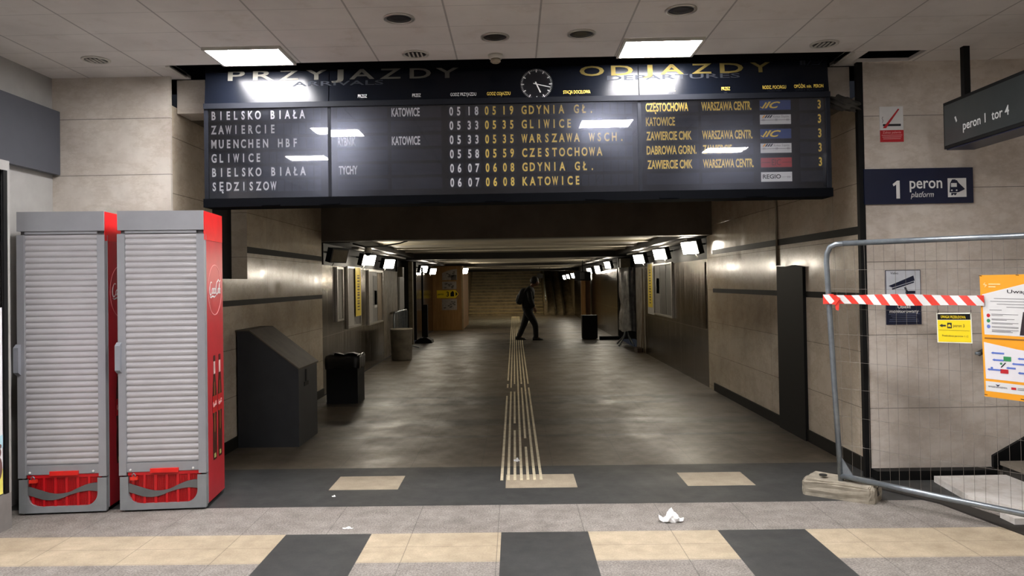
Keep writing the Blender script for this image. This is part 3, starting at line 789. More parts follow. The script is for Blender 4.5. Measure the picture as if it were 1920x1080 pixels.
    for cx, dz in ((.215, 0), (.345, -.0)):
        half = [(.0, .30), (.040, .30), (.048, .34), (.048, .50), (.040, .56), (.052, .66), (.052, .74), (.040, .84), (.022, .93), (.019, 1.0), (.022, 1.01), (.022, 1.05), (0, 1.055)]
        pts = [(cx + r, z + dz) for r, z in half] + [(cx - r, z + dz) for r, z in reversed(half[1:-1])]
        bm = BM(); fr.poly(bm, pts, .0005, .0006); bt = part('bottle_print', bm, mat('cola_brown', (66, 26, 16), .3, 0, .3, 9), sp, 'printed brown bottle')
        bm = BM(); fr.quad(bm, cx - .046, cx + .046, .64, .76, .0012); part('bottle_label', bm, CRED, bt)
        bm = BM(); script_logo(fr, bm, cx - .04, .69, .075, .03, .0024); fr.quad(bm, cx - .018, cx + .018, .92, 1.01, .0012); part('bottle_lettering', bm, mat('label_pink', (236, 196, 190), .4), bt)
        bm = BM(); fr.quad(bm, cx - .023, cx + .023, 1.012, 1.052, .0012); part('bottle_cap', bm, mat('cap_dark', (70, 16, 18), .4), bt)
        bm = BM(); fr.quad(bm, cx - .006, cx + .006, .50, .86, .0012); part('bottle_glint', bm, mat('amber_glint', (170, 96, 52), .3), bt)
        bm = BM(); fr.quad(bm, cx - .02, cx + .02, .315, .345, .0012); part('recycling_print', bm, mat('print_olive', (172, 168, 96), .5), bt)
    return t
c1 = make_cooler('silver drinks cooler with closed roller shutter and red side, right one of the two')
c1.location = (-2.752, 5.216, 0); c1.rotation_euler.z = math.radians(5.5)
c2 = copy_tree(c1); c2['label'] = 'silver drinks cooler with closed roller shutter, left one beside the shop window'
c2.location = (-3.425, 5.165, 0); c2.rotation_euler.z = math.radians(5.0)

# ---- shop front at the left edge
XS = -3.31
t = thing('shop_window', 'grey framed shop window with colourful pictures at the left edge', 'shop window', (XS - .1, 3.6, 0))
bm = BM(); box(bm, -3.62, XS, 2.2, 4.925, 0, .232); part('plinth', bm, mat('plinth_grey', (126, 122, 118), .6), t)
bm = BM(); box(bm, -3.62, XS, 2.2, 4.925, 2.335, 2.40); box(bm, -3.62, XS, 4.905, 4.925, .232, 2.335); part('window_frame', bm, SHOPF, t)
bm = BM(); box(bm, XS - .012, XS - .002, 4.87, 4.905, .232, 2.335); part('window_gasket', bm, BLACK, t)
bm = BM(); box(bm, XS - .02, XS - .014, 2.2, 4.87, .232, 2.335); part('window_glass', bm, M_PANE, t)
bm = BM(); box(bm, -3.62, -3.6, 2.2, 4.905, .232, 2.335); part('window_back', bm, mat('shop_interior_dark', (52, 46, 44), .7), t)
SF = Fr((XS - .013, -.125, 0), (0, 1, 0), (1, 0, 0))
bm = BM(); SF.quad(bm, 4.4, 4.985, .24, 1.44, 0, .001); pic = part('picture', bm, mat('poster_white', (226, 226, 228), .5, 0, .04), t, 'colourful picture in the window')
ph = .0012
for nm, c, pts in (('pink_patch', (244, 150, 176), ((4.55, 1.1), (4.84, 1.2), (4.83, .98), (4.55, .92))), ('lilac_patch', (196, 178, 224), ((4.55, .92), (4.85, .98), (4.88, .82), (4.84, .7), (4.55, .66))),
                   ('yellow_patch', (236, 226, 110), ((4.55, .24), (4.98, .24), (4.98, .40), (4.9, .38), (4.86, .5), (4.8, .62), (4.55, .5))), ('teal_patch', (88, 176, 166), ((4.55, .44), (4.82, .56), (4.84, .3), (4.55, .24))),
                   ('sky_patch', (176, 214, 226), ((4.86, .5), (4.98, .54), (4.98, .62), (4.86, .6))), ('red_patch', (214, 52, 44), ((4.55, .52), (4.8, .52), (4.82, .4), (4.8, .3), (4.55, .3)))):
    bm = BM(); ph += .0008; SF.poly(bm, pts, ph, .0006); part(nm, bm, mat(nm, c, .5), pic)
bm = BM(); SF.disc(bm, 4.92, .41, .05, .0075, .0006, 18, 0, .085); SF.disc(bm, 4.925, .51, .035, .0075, .0006, 16); SF.disc(bm, 4.90, .55, .014, .0075, .0006, 10); SF.disc(bm, 4.95, .55, .014, .0075, .0006, 10); part('brown_figure', bm, mat('figure_brown', (110, 78, 74), .6), pic)
bm = BM(); tube(bm, [(XS - .05, 4.93, 1.5), (XS - .055, 4.95, 1.3), (XS - .05, 4.955, 1.0), (XS - .05, 4.96, .7)], [.012, .03, .03, .02], 8); part('hanging_cloth', bm, mat('cloth_grey', (96, 96, 96), .7), t)
bm = BM()
for y0, y1, z0, z1 in ((4.5, 4.96, 1.52, 1.9), (4.6, 4.9, 1.95, 2.1)): box(bm, XS - .12, XS - .06, y0, y1, z0, z1)
part('shelf_goods', bm, mat('goods_maroon', (50, 26, 28), .6), t)
bm = BM(); box(bm, -3.615, -3.565, 2.0, YW - .005, 2.452, 2.952); bevel_all(bm, .004)
single('shop_fascia', bm, BANDG, 'plain slate grey fascia board high on the left wall above the shop window', 'fascia')

# ---- wall signs on the right end wall
WF = Fr((0, YW - .001, 0), (1, 0, 0), (0, -1, 0))
t = thing('platform_sign', 'navy wall sign reading 1 peron platform with a train pictogram', 'platform sign', (3.135, YW, 2.11))
bm = BM(); WF.quad(bm, 2.722, 3.556, 2.108, 2.382, 0, .02); bevel_all(bm, .003, 1); part('panel', bm, NAVY, t)
h = .0208
bm = BM()
WF.poly(bm, ((2.965, 2.15), (2.992, 2.15), (2.992, 2.288), (2.972, 2.288), (2.938, 2.262), (2.945, 2.245), (2.965, 2.258)), h); part('number', bm, WHITE, t); bm = BM(); WF.text(bm, 'peron', 3.068, 3.318, 2.225, .088, h, .012); part('lettering', bm, WHITE, t); bm = BM(); WF.text(bm, 'platform', 3.075, 3.252, 2.158, .042, h, 0, .25)
part('lettering', bm, WHITE, t)
bm = BM(); WF.quad(bm, 3.36, 3.502, 2.154, 2.300, h, .001); ic = part('pictogram_field', bm, WHITE, t)
bm = BM(); q = h + .0012
WF.poly(bm, ((3.372, 2.19), (3.378, 2.262), (3.39, 2.284), (3.43, 2.284), (3.444, 2.262), (3.488, 2.218), (3.488, 2.212), (3.44, 2.19)), q)
WF.poly(bm, ((3.385, 2.186), (3.43, 2.186), (3.418, 2.168), (3.41, 2.168), (3.405, 2.178), (3.395, 2.168), (3.385, 2.168)), q)
WF.quad(bm, 3.392, 3.42, 2.284, 2.29, q)
part('train_pictogram', bm, NAVY, ic)
bm = BM(); WF.quad(bm, 3.384, 3.428, 2.232, 2.262, q + .0012); WF.disc(bm, 3.389, 2.206, .006, q + .0012); WF.disc(bm, 3.426, 2.206, .006, q + .0012); part('train_window', bm, WHITE, ic)

t = thing('no_smoking_sign', 'small white and red no smoking sign high on the right wall', 'no smoking sign', (2.95, YW, 2.59))
bm = BM(); WF.quad(bm, 2.858, 3.04, 2.592, 2.868, 0, .004); part('panel', bm, WHITE, t)
bm = BM(); WF.quad(bm, 2.858, 3.04, 2.592, 2.684, .0042); for_line = part('red_band', bm, REDS, t)
bm = BM(); WF.text(bm, 'Zakaz palenia', 2.878, 3.02, 2.658, .018, .0056, .01)
for k in range(3): WF.quad(bm, 2.87 + .006 * k, 3.028 - .006 * k, 2.642 - .014 * k, 2.647 - .014 * k, .0056)
part('lettering', bm, mat('pale_pink_print', (226, 160, 160), .5), for_line)
bm = BM(); WF.poly(bm, ((2.88, 2.70), (2.905, 2.70), (3.01, 2.845), (3.0, 2.85)), .0058); part('red_bar', bm, REDS, t)
bm = BM(); WF.quad(bm, 2.882, 3.02, 2.715, 2.732, .0046); part('cigarette', bm, DARKP, t)
bm = BM(); WF.stroke(bm, ((2.878, 2.74), (2.884, 2.76), (2.876, 2.775), (2.883, 2.79)), .004, .0046); part('smoke', bm, GREYP, t)

t = thing('camera_warning_sign', 'white and navy camera surveillance sign behind the red and white tape', 'surveillance sign', (3.01, YW, 1.18))
bm = BM(); WF.quad(bm, 2.874, 3.145, 1.175, 1.597, 0, .004); part('panel', bm, NAVY, t)
bm = BM(); WF.quad(bm, 2.879, 3.14, 1.385, 1.592, .0042); part('picture_field', bm, mat('cool_white', (204, 208, 214), .5), t)
bm = BM()
WF.poly(bm, ((2.896, 1.475), (3.088, 1.553), (3.098, 1.515), (2.925, 1.462)), .0055); WF.poly(bm, ((2.92, 1.456), (3.09, 1.507), (3.092, 1.498), (2.925, 1.444)), .0055)
WF.poly(bm, ((3.015, 1.462), (3.03, 1.466), (3.043, 1.432), (3.028, 1.428)), .0055); WF.disc(bm, 3.038, 1.424, .014, .0055); WF.quad(bm, 3.05, 3.1, 1.413, 1.435, .0055)
WF.text(bm, 'Video', 2.912, 2.973, 1.565, .017, .0055, .01)
part('camera_pictogram', bm, NAVY, t)
bm = BM(); WF.text(bm, 'Obiekt', 2.962, 3.064, 1.300, .027, .0045, .015); WF.text(bm, 'monitorowany', 2.9, 3.124, 1.266, .025, .0045, .015); part('lettering', bm, WHITE, t)
bm = BM()
for k, (a, b) in enumerate(((2.892, 3.13), (2.91, 3.11), (2.92, 3.1), (2.9, 3.12), (2.895, 3.125))): WF.quad(bm, a, b, 1.255 - .014 * k, 1.258 - .014 * k, .0045)
part('small_print', bm, mat('faint_blue_print', (112, 122, 150), .5), t)

# hanging sign
HX0, HX1 = 3.2, 3.42
t = thing('hanging_sign', 'dark box sign hanging at right reading peron 1 tor 4', 'hanging sign', (3.31, 5.0, 2.48))
bm = BM(); prism(bm, [(HX0, 5.645, 2.482), (HX0, 5.645, 2.823), (HX0, 3.6, 2.823), (HX0, 3.6, 2.482)], (HX1 - HX0, 0, 0)); bevel_all(bm, .005, 1); part('box', bm, BLACK, t)
PF = Fr((HX0 - .001, 0, 0), (0, -1, 0), (-1, 0, 0))
bm = BM(); PF.quad(bm, -5.63, -3.62, 2.505, 2.80, 0, .002); part('face', bm, HANGF, t)
bm = BM(); PF.text(bm, 'peron 1  tor 4', -5.40, -4.90, 2.578, .063, .0022, .012); PF.poly(bm, ((-5.5, 2.69), (-5.485, 2.695), (-5.47, 2.66), (-5.48, 2.65)), .0022); part('lettering', bm, mat('sign_grey_white', (196, 198, 196), .5), t)
bm = BM(); box(bm, HX0 + .01, HX1 - .01, 3.62, 5.63, 2.474, 2.482); part('underside', bm, NAVY, t)
bm = BM(); box(bm, 3.3, 3.345, 5.545, 5.59, 2.82, ZC); part('hanger', bm, BLACK, t)
bm = BM(); box(bm, 3.3, 3.345, 4.0, 4.045, 2.82, ZC); part('hanger', bm, BLACK, t)

# ---- temporary fence on a concrete foot, tape, notices
FD = Vector((.662, -.7495, 0)).normalized(); FN = Vector((-FD.y, FD.x, 0)) * -1
FN = Vector((-.7495, -.662, 0)).normalized()
FP = Vector((2.28, 5.4, 0))
FE = Fr(FP, FD, FN)
LEN = 2.1
t = thing('temporary_fence', 'galvanised mesh site fence panel closing off the stairs on the right', 'fence', (FP.x + FD.x * LEN / 2, FP.y + FD.y * LEN / 2, .12))
bm = BM(); tube(bm, [FE.P(.005, .09), FE.P(-.03, .8), FE.P(-.068, 1.66), FE.P(-.062, 1.72), FE.P(-.04, 1.765), FE.P(.005, 1.783), FE.P(.06, 1.786)], .019, 14)
part('post', bm, GALV, t)
bm = BM(); tube(bm, [FE.P(LEN, .02), FE.P(LEN, 1.78)], .019, 14); part('post', bm, GALV, t)
bm = BM(); tube(bm, [FE.P(.06, 1.786), FE.P(LEN, 1.772)], .019, 14); part('top_rail', bm, GALV, t)
bm = BM(); tube(bm, [FE.P(.0, .15), FE.P(.6, .132), FE.P(LEN, .105)], .019, 14); part('bottom_rail', bm, GALV, t)
bm = BM()
k = 0; a = .02
while a < LEN - .02:
    sag = .004 * math.sin(k * 1.7)
    tube(bm, [FE.P(a + sag - .06 * (1 if a < .0 else max(0, 1 - a / .3)) * 0, .135), FE.P(a + .004 * math.sin(k), .9, -.004), FE.P(a - sag - .03 * max(0, 1 - a / .4), 1.78)], .0010, 5, False); a += .0635; k += 1
for z in (.36, .56, .755, .945, 1.135, 1.315, 1.455, 1.59):
    tube(bm, [FE.P(-.06 * z / 1.7, z + .012), FE.P(.5, z + .004, -.003), FE.P(1.1, z, .003), FE.P(LEN, z - .01)], .0010, 5, False)
part('wire_mesh', bm, WIRE, t)
bm = BM(); FE.poly(bm, ((.012, .17), (.1, .152), (.012, .28)), -.004, .008); part('gusset', bm, GALV, t)

t = thing('fence_foot', 'weathered concrete block holding the fence post', 'concrete block', (2.29, 5.36, 0))
bm = BM()
A = on_z(1504, 927); B_ = on_z(1610, 943); 
ux = (Vector((B_.x, B_.y, 0)) - Vector((A.x, A.y, 0))).normalized(); uy = Vector((-ux.y, ux.x, 0))
L_, Wd, Hh = .47, .2, .135
prof = [(0, .02), (.02, 0), (L_ - .03, 0), (L_, .02), (L_ + .015, Wd - .03), (L_ - .01, Wd), (.03, Wd), (0, Wd - .03)]
v0 = [Vector((A.x, A.y, 0)) + ux * a + uy * b for a, b in prof]
c = sum(v0, Vector()) / len(v0)
v1 = [c + (p - c) * .94 + Vector((0, 0, Hh - .012 + .014 * math.sin(i * 2.3))) for i, p in enumerate(v0)]
a_ = [bm.verts.new(p) for p in v0]; m_ = [bm.verts.new(c + (p - c) * 1.015 + Vector((0, 0, Hh * .7))) for p in v0]; b_ = [bm.verts.new(p) for p in v1]
for r0, r1 in ((a_, m_), (m_, b_)):
    for i in range(8): bm.faces.new((r0[i], r0[(i + 1) % 8], r1[(i + 1) % 8], r1[i]))
bm.faces.new(b_); bm.faces.new(list(reversed(a_)))
bmesh.ops.subdivide_edges(bm, edges=bm.edges[:], cuts=3, use_grid_fill=True)
for v in bm.verts:
    if v.co.z > .005: v.co += Vector((random.uniform(-1, 1), random.uniform(-1, 1), random.uniform(-1, .4))) * .0045
part('block', bm, CONC, t)
bm = BM()
for a in (.12, .3):
    q = Vector((A.x, A.y, 0)) + ux * a + uy * .1; lathe(bm, [(.026, Hh - .004), (.028, Hh + .004), (.022, Hh + .004), (.02, Hh - .004)], q, 14)
q = Vector((A.x, A.y, .045)) + ux * (L_ + .0) + uy * .07; prism(bm, [q, q + uy * .05, q + uy * .05 + Vector((0, 0, .06)), q + Vector((0, 0, .06))], ux * .012)
part('socket', bm, SOFF, t)

# tape with oblique red bars, knotted round the post
t = thing('barrier_tape', 'red and white barrier tape stretched across the fence at chest height', 'tape', FE.P(.4, 1.36, .03))
bmW, bmR = BM(), BM()
T0, T1_, N_ = -.085, .93, 34
def tp(f, s):
    a = T0 + (T1_ - T0) * f
    return FE.P(a, 1.394 - .002 * f + s * (.034 - .004 * math.sin(f * 9)), .026 + .003 * math.sin(f * 22) + s * .004 * math.sin(f * 13))
per = .094
def band(bm_, a0, a1, slant):
    pts = []
    for s in (-1, 1): pass
    n = 3
    for k in range(n):
        f0 = a0 + (a1 - a0) * k / n; f1 = a0 + (a1 - a0) * (k + 1) / n
        rows = [-1, -.5, 0, .5, 1]
        for s0, s1 in zip(rows, rows[1:]):
            q = [tp(max(0, min(1, f0 - slant * s0)), s0), tp(max(0, min(1, f1 - slant * s0)), s0), tp(max(0, min(1, f1 - slant * s1)), s1), tp(max(0, min(1, f0 - slant * s1)), s1)]
            if (q[0] - q[1]).length < 1e-5 and (q[2] - q[3]).length < 1e-5: continue
            prism(bm_, q, FN * .0012)
f = -.08
i = 0
while f < 1.08:
    band(bmR if i % 2 else bmW, f, f + per / 2 * 1.08, .026); f += per / 2 * 1.08; i += 1
part('white_band', bmW, WHITE, t); part('red_band', bmR, mat('tape_red', (222, 58, 44), .45), t)
bm = BM()
c = FE.P(-.045, 1.394)
lathe(bm, [(.0225, -.036), (.0235, -.02), (.0225, 0), (.0235, .02), (.0225, .036)], c, 14)
FE.poly(bm, ((.0, 1.37), (.035, 1.385), (.028, 1.315), (.008, 1.32)), .028, .002)
FE.poly(bm, ((-.02, 1.36), (.03, 1.41), (.045, 1.4), (.01, 1.355)), .031, .004)
part('knot', bm, mat('tape_red', (222, 58, 44)), t)

# yellow notice tied to the mesh
t = thing('yellow_notice', 'small yellow notice reading peron 3 with arrow wired to the fence mesh', 'notice', FE.P(.755, 1.12, .01))
NQ = Fr(FE.P(.656, 1.119, .008), FD, FN)
bm = BM(); NQ.poly(bm, ((0, .002), (.2, .006), (.197, .198), (-.002, .19)), 0, .003); part('sheet', bm, mat('notice_white', (230, 230, 214), .5), t)
bm = BM(); NQ.poly(bm, ((.006, .008), (.194, .012), (.192, .15), (.004, .145)), .0032); part('yellow_field', bm, YELLOW, t)
bm = BM(); NQ.poly(bm, ((.004, .148), (.192, .153), (.191, .189), (.003, .184)), .0032); bb = part('black_field', bm, BLACK, t)
bm = BM(); NQ.text(bm, 'UWAGA! PRZEBUDOWA', .024, .166, .159, .017, .0045, .008); part('lettering', bm, YELLOW, bb)
bm = BM()
NQ.poly(bm, ((.014, .112), (.032, .123), (.032, .117), (.052, .117), (.052, .107), (.032, .107), (.032, .101)), .0045)
NQ.quad(bm, .060, .086, .096, .131, .0045); NQ.quad(bm, .012, .186, .083, .084, .0045)
NQ.text(bm, 'peron 3', .095, .158, .105, .018, .0045); NQ.text(bm, 'Przebudowa peronów 1 i 2', .03, .178, .043, .011, .0045)
part('print', bm, DARKP, t)
bm = BM(); NQ.poly(bm, ((.066, .102), (.072, .108), (.079, .102), (.082, .11), (.077, .12), (.07, .121), (.064, .114)), .006); part('figure_pictogram', bm, YELLOW, t)
bm = BM()
for a in (.004, .19): tube(bm, [NQ.P(a, .186, .004), NQ.P(a + .006, .2, .004), NQ.P(a + .002, .212, -.008)], .0016, 5)
part('tie_wire', bm, BLACK, t)

# big orange notice
t = thing('information_poster', 'large orange and white passenger notice with station map hung on the fence', 'poster', FE.P(1.2, .79, .02))
OF = Fr(FE.P(.905, 0, .012), (FD + Vector((0, 0, -.02))), FN)
W_, ZA, ZB_ = .62, .805, 1.548
bm = BM(); OF.poly(bm, ((.012, ZA), (W_, ZA - .02), (W_ - .01, ZB_ + .015), (0, ZB_)), 0, .003); part('sheet', bm, ORANGE, t)
bm = BM(); OF.poly(bm, ((.02, 1.185), (W_ - .02, 1.18), (W_ - .02, 1.535), (.36, 1.535), (.012, 1.43)), .0032); part('text_field', bm, WHITE, t)
bm = BM(); OF.text(bm, 'Uwaga podróżni', .145, .45, 1.44, .021, .0045, .01); part('headline', bm, DARKP, t)
bm = BM()
for k, (a, b, z) in enumerate(((.075, .36, 1.405), (.055, .36, 1.388), (.09, .36, 1.371), (.14, .3, 1.354), (.05, .115, 1.335), (.06, .2, 1.310), (.06, .12, 1.303), (.06, .18, 1.281), (.06, .14, 1.275), (.06, .2, 1.258), (.06, .17, 1.252), (.06, .2, 1.235), (.06, .2, 1.229), (.06, .2, 1.215), (.06, .16, 1.209), (.06, .17, 1.203))): OF.quad(bm, a, b, z, z + .003, .0045)
part('text_lines', bm, GREYP, t)
for z, mm in ((1.302, REDS), (1.27, GREEN), (1.235, MAPB)):
    bm = BM(); OF.disc(bm, .043, z, .0095, .0045, .0008, 18, 0, .0115); part('bullet_icon', bm, mm, t)
bm = BM(); OF.stroke(bm, ((.03, 1.503), (.022, 1.492), (.036, 1.487), (.027, 1.475)), [.003, .009, .009, .003], .0045)
OF.quad(bm, .048, .11, 1.49, 1.497, .0045); OF.quad(bm, .048, .085, 1.474, 1.481, .0045); part('operator_mark', bm, mat('pale_orange_print', (250, 214, 150), .5), t)
bm = BM(); OF.quad(bm, .02, .33, 1.16, 1.167, .0045); part('map_heading', bm, mat('brown_print', (136, 92, 40), .5), t)
bm = BM(); OF.poly(bm, ((.022, .915), (W_ - .02, .905), (W_ - .02, 1.06), (.19, 1.105), (.015, 1.138)), .0032); mp = part('map_field', bm, MAPG, t)
bm = BM()
for a, z, l in ((.052, 1.07, .07), (.058, 1.028, .06), (.16, 1.012, .08), (.03, .968, .075), (.19, 1.045, .06), (.19, .96, .07), (.13, .985, .05)):
    OF.poly(bm, ((a, z + .005), (a + .012, z + .013), (a + .012, z + .010), (a + l, z + .010), (a + l, z), (a + .012, z), (a + .012, z - .003)), .0046)
OF.disc(bm, .055, .983, .007, .0046, .0008, 14); part('map_arrows', bm, MAPB, mp)
bm = BM(); OF.quad(bm, .118, .158, 1.03, 1.058, .0046); OF.disc(bm, .105, 1.013, .007, .0046, .0008, 14); part('map_green_block', bm, GREEN, mp)
bm = BM(); OF.quad(bm, .1, .142, .955, .98, .0046); part('map_red_block', bm, REDS, mp)
bm = BM(); OF.stroke(bm, ((.104, .99), (.128, 1.02)), .006, .0046); part('map_path', bm, DARKP, mp)
bm = BM(); OF.poly(bm, ((.02, .84), (W_ - .02, .828), (W_ - .02, .885), (.02, .9)), .0032); lf = part('logo_field', bm, WHITE, t)
bm = BM(); OF.poly(bm, ((.072, .886), (.085, .882), (.098, .886), (.088, .874), (.082, .874)), .0046); OF.text(bm, 'PKP POLSKIE LINIE KOLEJOWE S.A.', .035, .135, .864, .009, .0046, .008); part('railway_logo', bm, NAVY, lf)
bm = BM(); OF.quad(bm, .155, .18, .862, .876, .0046); part('flag_logo', bm, REDS, lf)
bm = BM(); OF.quad(bm, .187, .26, .871, .875, .0046); OF.quad(bm, .187, .25, .863, .867, .0046); part('logo_text', bm, GREYP, lf)
bm = BM(); OF.poly(bm, ((.205, 1.19), (W_ - .03, 1.19), (W_ - .03, 1.33), (.225, 1.33)), .0046); part('photo_print', bm, mat('print_dark_photo', (46, 34, 40), .5, 0, .5, 30), t)
bm = BM()
for a, z in ((.004, 1.543), (.2, 1.548), (.02, .815), (.21, .81)): tube(bm, [OF.P(a - .008, z + .002, .004), OF.P(a + .008, z, .004)], .002, 5)
part('cable_tie', bm, BLACK, t)

# ---- stairs to the platform at the right edge, slab and handrail
t = thing('platform_stairs', 'dark stone steps rising to the right behind the fence', 'stairs', (4.4, 5.3, 0))
for k in range(5):
    bm = BM(); x = 3.652 + .3 * k; z = .14 + .15 * k
    box(bm, x, 5.55, 4.2, YW - .11, z - .03, z); bevel_all(bm, .003, 1)
    st = part('step', bm, mat('step_stone', (118, 110, 98), .6, 0, .2, 6), t)
    bm = BM(); box(bm, x + .02, 5.55, 4.21, YW - .112, max(0, z - .15), z - .031); part('riser', bm, SOFF, st)
bm = BM(); prism(bm, [(3.655, YW - .03, .07), (3.655, YW - .03, .16), (5.5, YW - .03, 1.19), (5.5, YW - .03, .07)], (0, .028, 0)); part('skirting', bm, BLACK, t)
bm = BM()
prism(bm, [(3.13, 5.76, .0), (5.5, 5.80, .0), (5.5, 4.3, .0), (3.62, 4.15, .0), (3.33, 4.72, .0), (3.08, 5.25, 0)], (0, 0, .045)); bevel_all(bm, .006, 1)
single('stone_slab', bm, M_PALE, 'loose pale stone slab on the floor before the steps behind the fence', 'slab')
bm = BM(); prism(bm, [(2.62, 5.60, .0), (2.73, 5.60, 0), (2.97, 5.24, 0), (3.2, 4.45, 0), (3.6, 3.7, 0), (3.42, 3.7, 0), (3.0, 4.55, 0), (2.86, 5.2, 0)], (0, 0, .012))
single('floor_gap_strip', bm, SOFF, 'dark strip edging the dug up floor under the fence', 'floor strip')
bm = BM(); box(bm, 3.05, 3.30, 4.72, 4.86, .0, .05); bevel_all(bm, .008, 1); single('broken_slab_piece', bm, M_PALE, 'small broken pale slab under the fence rail at right', 'slab')
p = on_y(1840, 660, YW - .06)
t = thing('handrail', 'dark metal handrail end on the right wall beside the orange poster', 'handrail', (p.x, YW - .06, p.z))
bm = BM(); tube(bm, [(p.x - .03, YW - .07, p.z - .012), (p.x + .1, YW - .07, p.z + .05), (p.x + 1.6, YW - .07, p.z + .9)], .02, 12); part('rail', bm, SOFF, t)
bm = BM(); lathe(bm, [(.021, -.006), (.022, .012), (.016, .018)], (p.x - .03, YW - .07, p.z - .014), 12); part('end_cap', bm, GALV, t)
bm = BM(); tube(bm, [(p.x + .25, YW - .07, p.z + .12), (p.x + .25, YW - .03, p.z + .08), (p.x + .25, YW, p.z + .08)], .008, 8); part('bracket', bm, SOFF, t)

# ---- litter
def crumple(name, c, r, label):
    bm = BM(); bmesh.ops.create_icosphere(bm, subdivisions=3, radius=1)
    for v in bm.verts:
        d = v.co.copy(); k = 1 + .35 * math.sin(d.x * 7 + d.y * 3) * math.cos(d.y * 6 - d.z * 4)
        v.co = Vector((d.x * r[0] * k, d.y * r[1] * k, max(0, (d.z + .55) * r[2] * k * (.75 + .5 * math.sin(d.x * 5 + 1)))))
        v.co += c
    return single(name, bm, TISSUE, label, 'litter')
q = on_z(1257, 977); crumple('paper_litter', Vector((q.x, q.y, 0)), (.072, .045, .04), 'crumpled white paper lying on the grey terrazzo in front')
q = on_z(969, 864); crumple('paper_scrap', Vector((q.x, q.y, 0)), (.025, .04, .012), 'small white scrap lying on the tactile strips')
q = on_z(652, 991); crumple('paper_scrap', Vector((q.x, q.y, 0)), (.03, .012, .006), 'flat white scrap on the grey terrazzo at left of centre')
q = on_z(626, 931); crumple('paper_scrap', Vector((q.x, q.y, 0)), (.012, .012, .005), 'tiny white scrap on the charcoal floor below the left pale tile')

# ================================================================== PASSAGE THINGS
# sloping steel cabinet
t = thing('sloped_cabinet', 'dark grey steel cabinet with sloping top against the left marble wall', 'cabinet', (-2.38, 7.6, 0))
prof = [(-2.68, 0), (-2.68, 1.125), (-2.56, 1.125), (-2.09, .757), (-2.09, 0)]
bm = BM(); prism(bm, [(x, 7.27, z - (.004 if z else 0)) for x, z in prof], (0, .68, 0)); bevel_all(bm, .006, 1); part('body', bm, PAINTG, t)
bm = BM(); prism(bm, [(-2.69, 7.255, 1.122), (-2.69, 7.255, 1.132), (-2.557, 7.255, 1.132), (-2.078, 7.255, .757), (-2.078, 7.255, .742), (-2.56, 7.255, 1.120)], (0, .71, 0)); part('sloping_lid', bm, PAINTT, t)
CF = Fr((-2.089, 0, 0), (0, 1, 0), (1, 0, 0))
bm = BM(); CF.poly(bm, ((7.46, .56), (7.60, .56), (7.60, .60), (7.55, .6), (7.55, .72), (7.51, .72), (7.51, .6), (7.46, .6)), .0, .006); part('lock_plate', bm, BLACK, t)
# black bagged bin
t = thing('litter_bin', 'square black litter bin with a bag folded over its rim beside steel wall', 'litter bin', (-2.27, 10.06, 0))
bm = BM(); prism(bm, [(-2.475, 9.88, 0), (-2.065, 9.88, 0), (-2.05, 10.25, 0), (-2.46, 10.25, 0)], (0, 0, .56)); bevel_all(bm, .012); part('body', bm, mat('bin_black', (13, 13, 14), .6, spec=.2), t)
bm = BM(); n = 24; rings = []
for z, o in ((.46, .012), (.5, .018), (.60, .02), (.63, .006), (.62, -.03)):
    ring = []
    for k in range(n):
        s = 4 * k / n; e = int(s); f_ = s - e
        cs = [(-2.475, 9.88), (-2.055, 9.88), (-2.05, 10.25), (-2.465, 10.25)]
        a, b = cs[e], cs[(e + 1) % 4]; x = a[0] + (b[0] - a[0]) * f_; y = a[1] + (b[1] - a[1]) * f_
        cx, cy = -2.26, 10.065; dx, dy = x - cx, y - cy; L_ = math.hypot(dx, dy)
        ring.append(bm.verts.new((x + dx / L_ * (o + .006 * math.sin(k * 2.4)), y + dy / L_ * o, z + .014 * math.sin(k * 1.9 + z * 9))))
    rings.append(ring)
for a, b in zip(rings, rings[1:]):
    for k in range(n): bm.faces.new((a[k], a[(k + 1) % n], b[(k + 1) % n], b[k])).smooth = True
part('bin_bag', bm, mat('black_bag_plastic', (12, 12, 13), .28), t)
# concrete bin
t = thing('concrete_bin', 'grey round concrete litter bin by the steel wall further in', 'litter bin', (-2.32, 15.46, 0))
bm = BM(); lathe(bm, [(.195, 0), (.205, .03), (.222, .5), (.226, .6), (.222, .635), (.19, .64), (.18, .6), (.17, .3)], (-2.32, 15.46, 0), 32); part('drum', bm, CONCD, t)
bm = BM(); lathe(bm, [(.229, .612), (.231, .63), (.226, .642), (.206, .642), (.204, .63)], (-2.32, 15.46, 0), 32); part('rim', bm, mat('pale_concrete', (150, 143, 130), .8), t)
# black panel on right wall
bm = BM(); prism(bm, [(XR - .03, y, z) for y, z in ((7.24, 0), (7.95, 0), (7.95, 1.672), (7.7, 1.664), (7.5, 1.676), (7.24, 1.652))], (.029, 0, 0))
single('wall_boarding', bm, BLACK, 'tall narrow black board fixed upright to the right marble wall', 'board')
bm = BM(); tube(bm, [(XR - .012, 7.98, 1.68), (XR - .012, 7.97, 2.3), (XR - .012, 7.985, 2.92)], .012, 8); 
single('wall_conduit', bm, mat('conduit_beige', (126, 116, 100), .5), 'thin pale conduit running up the right marble wall above the black panel', 'conduit')
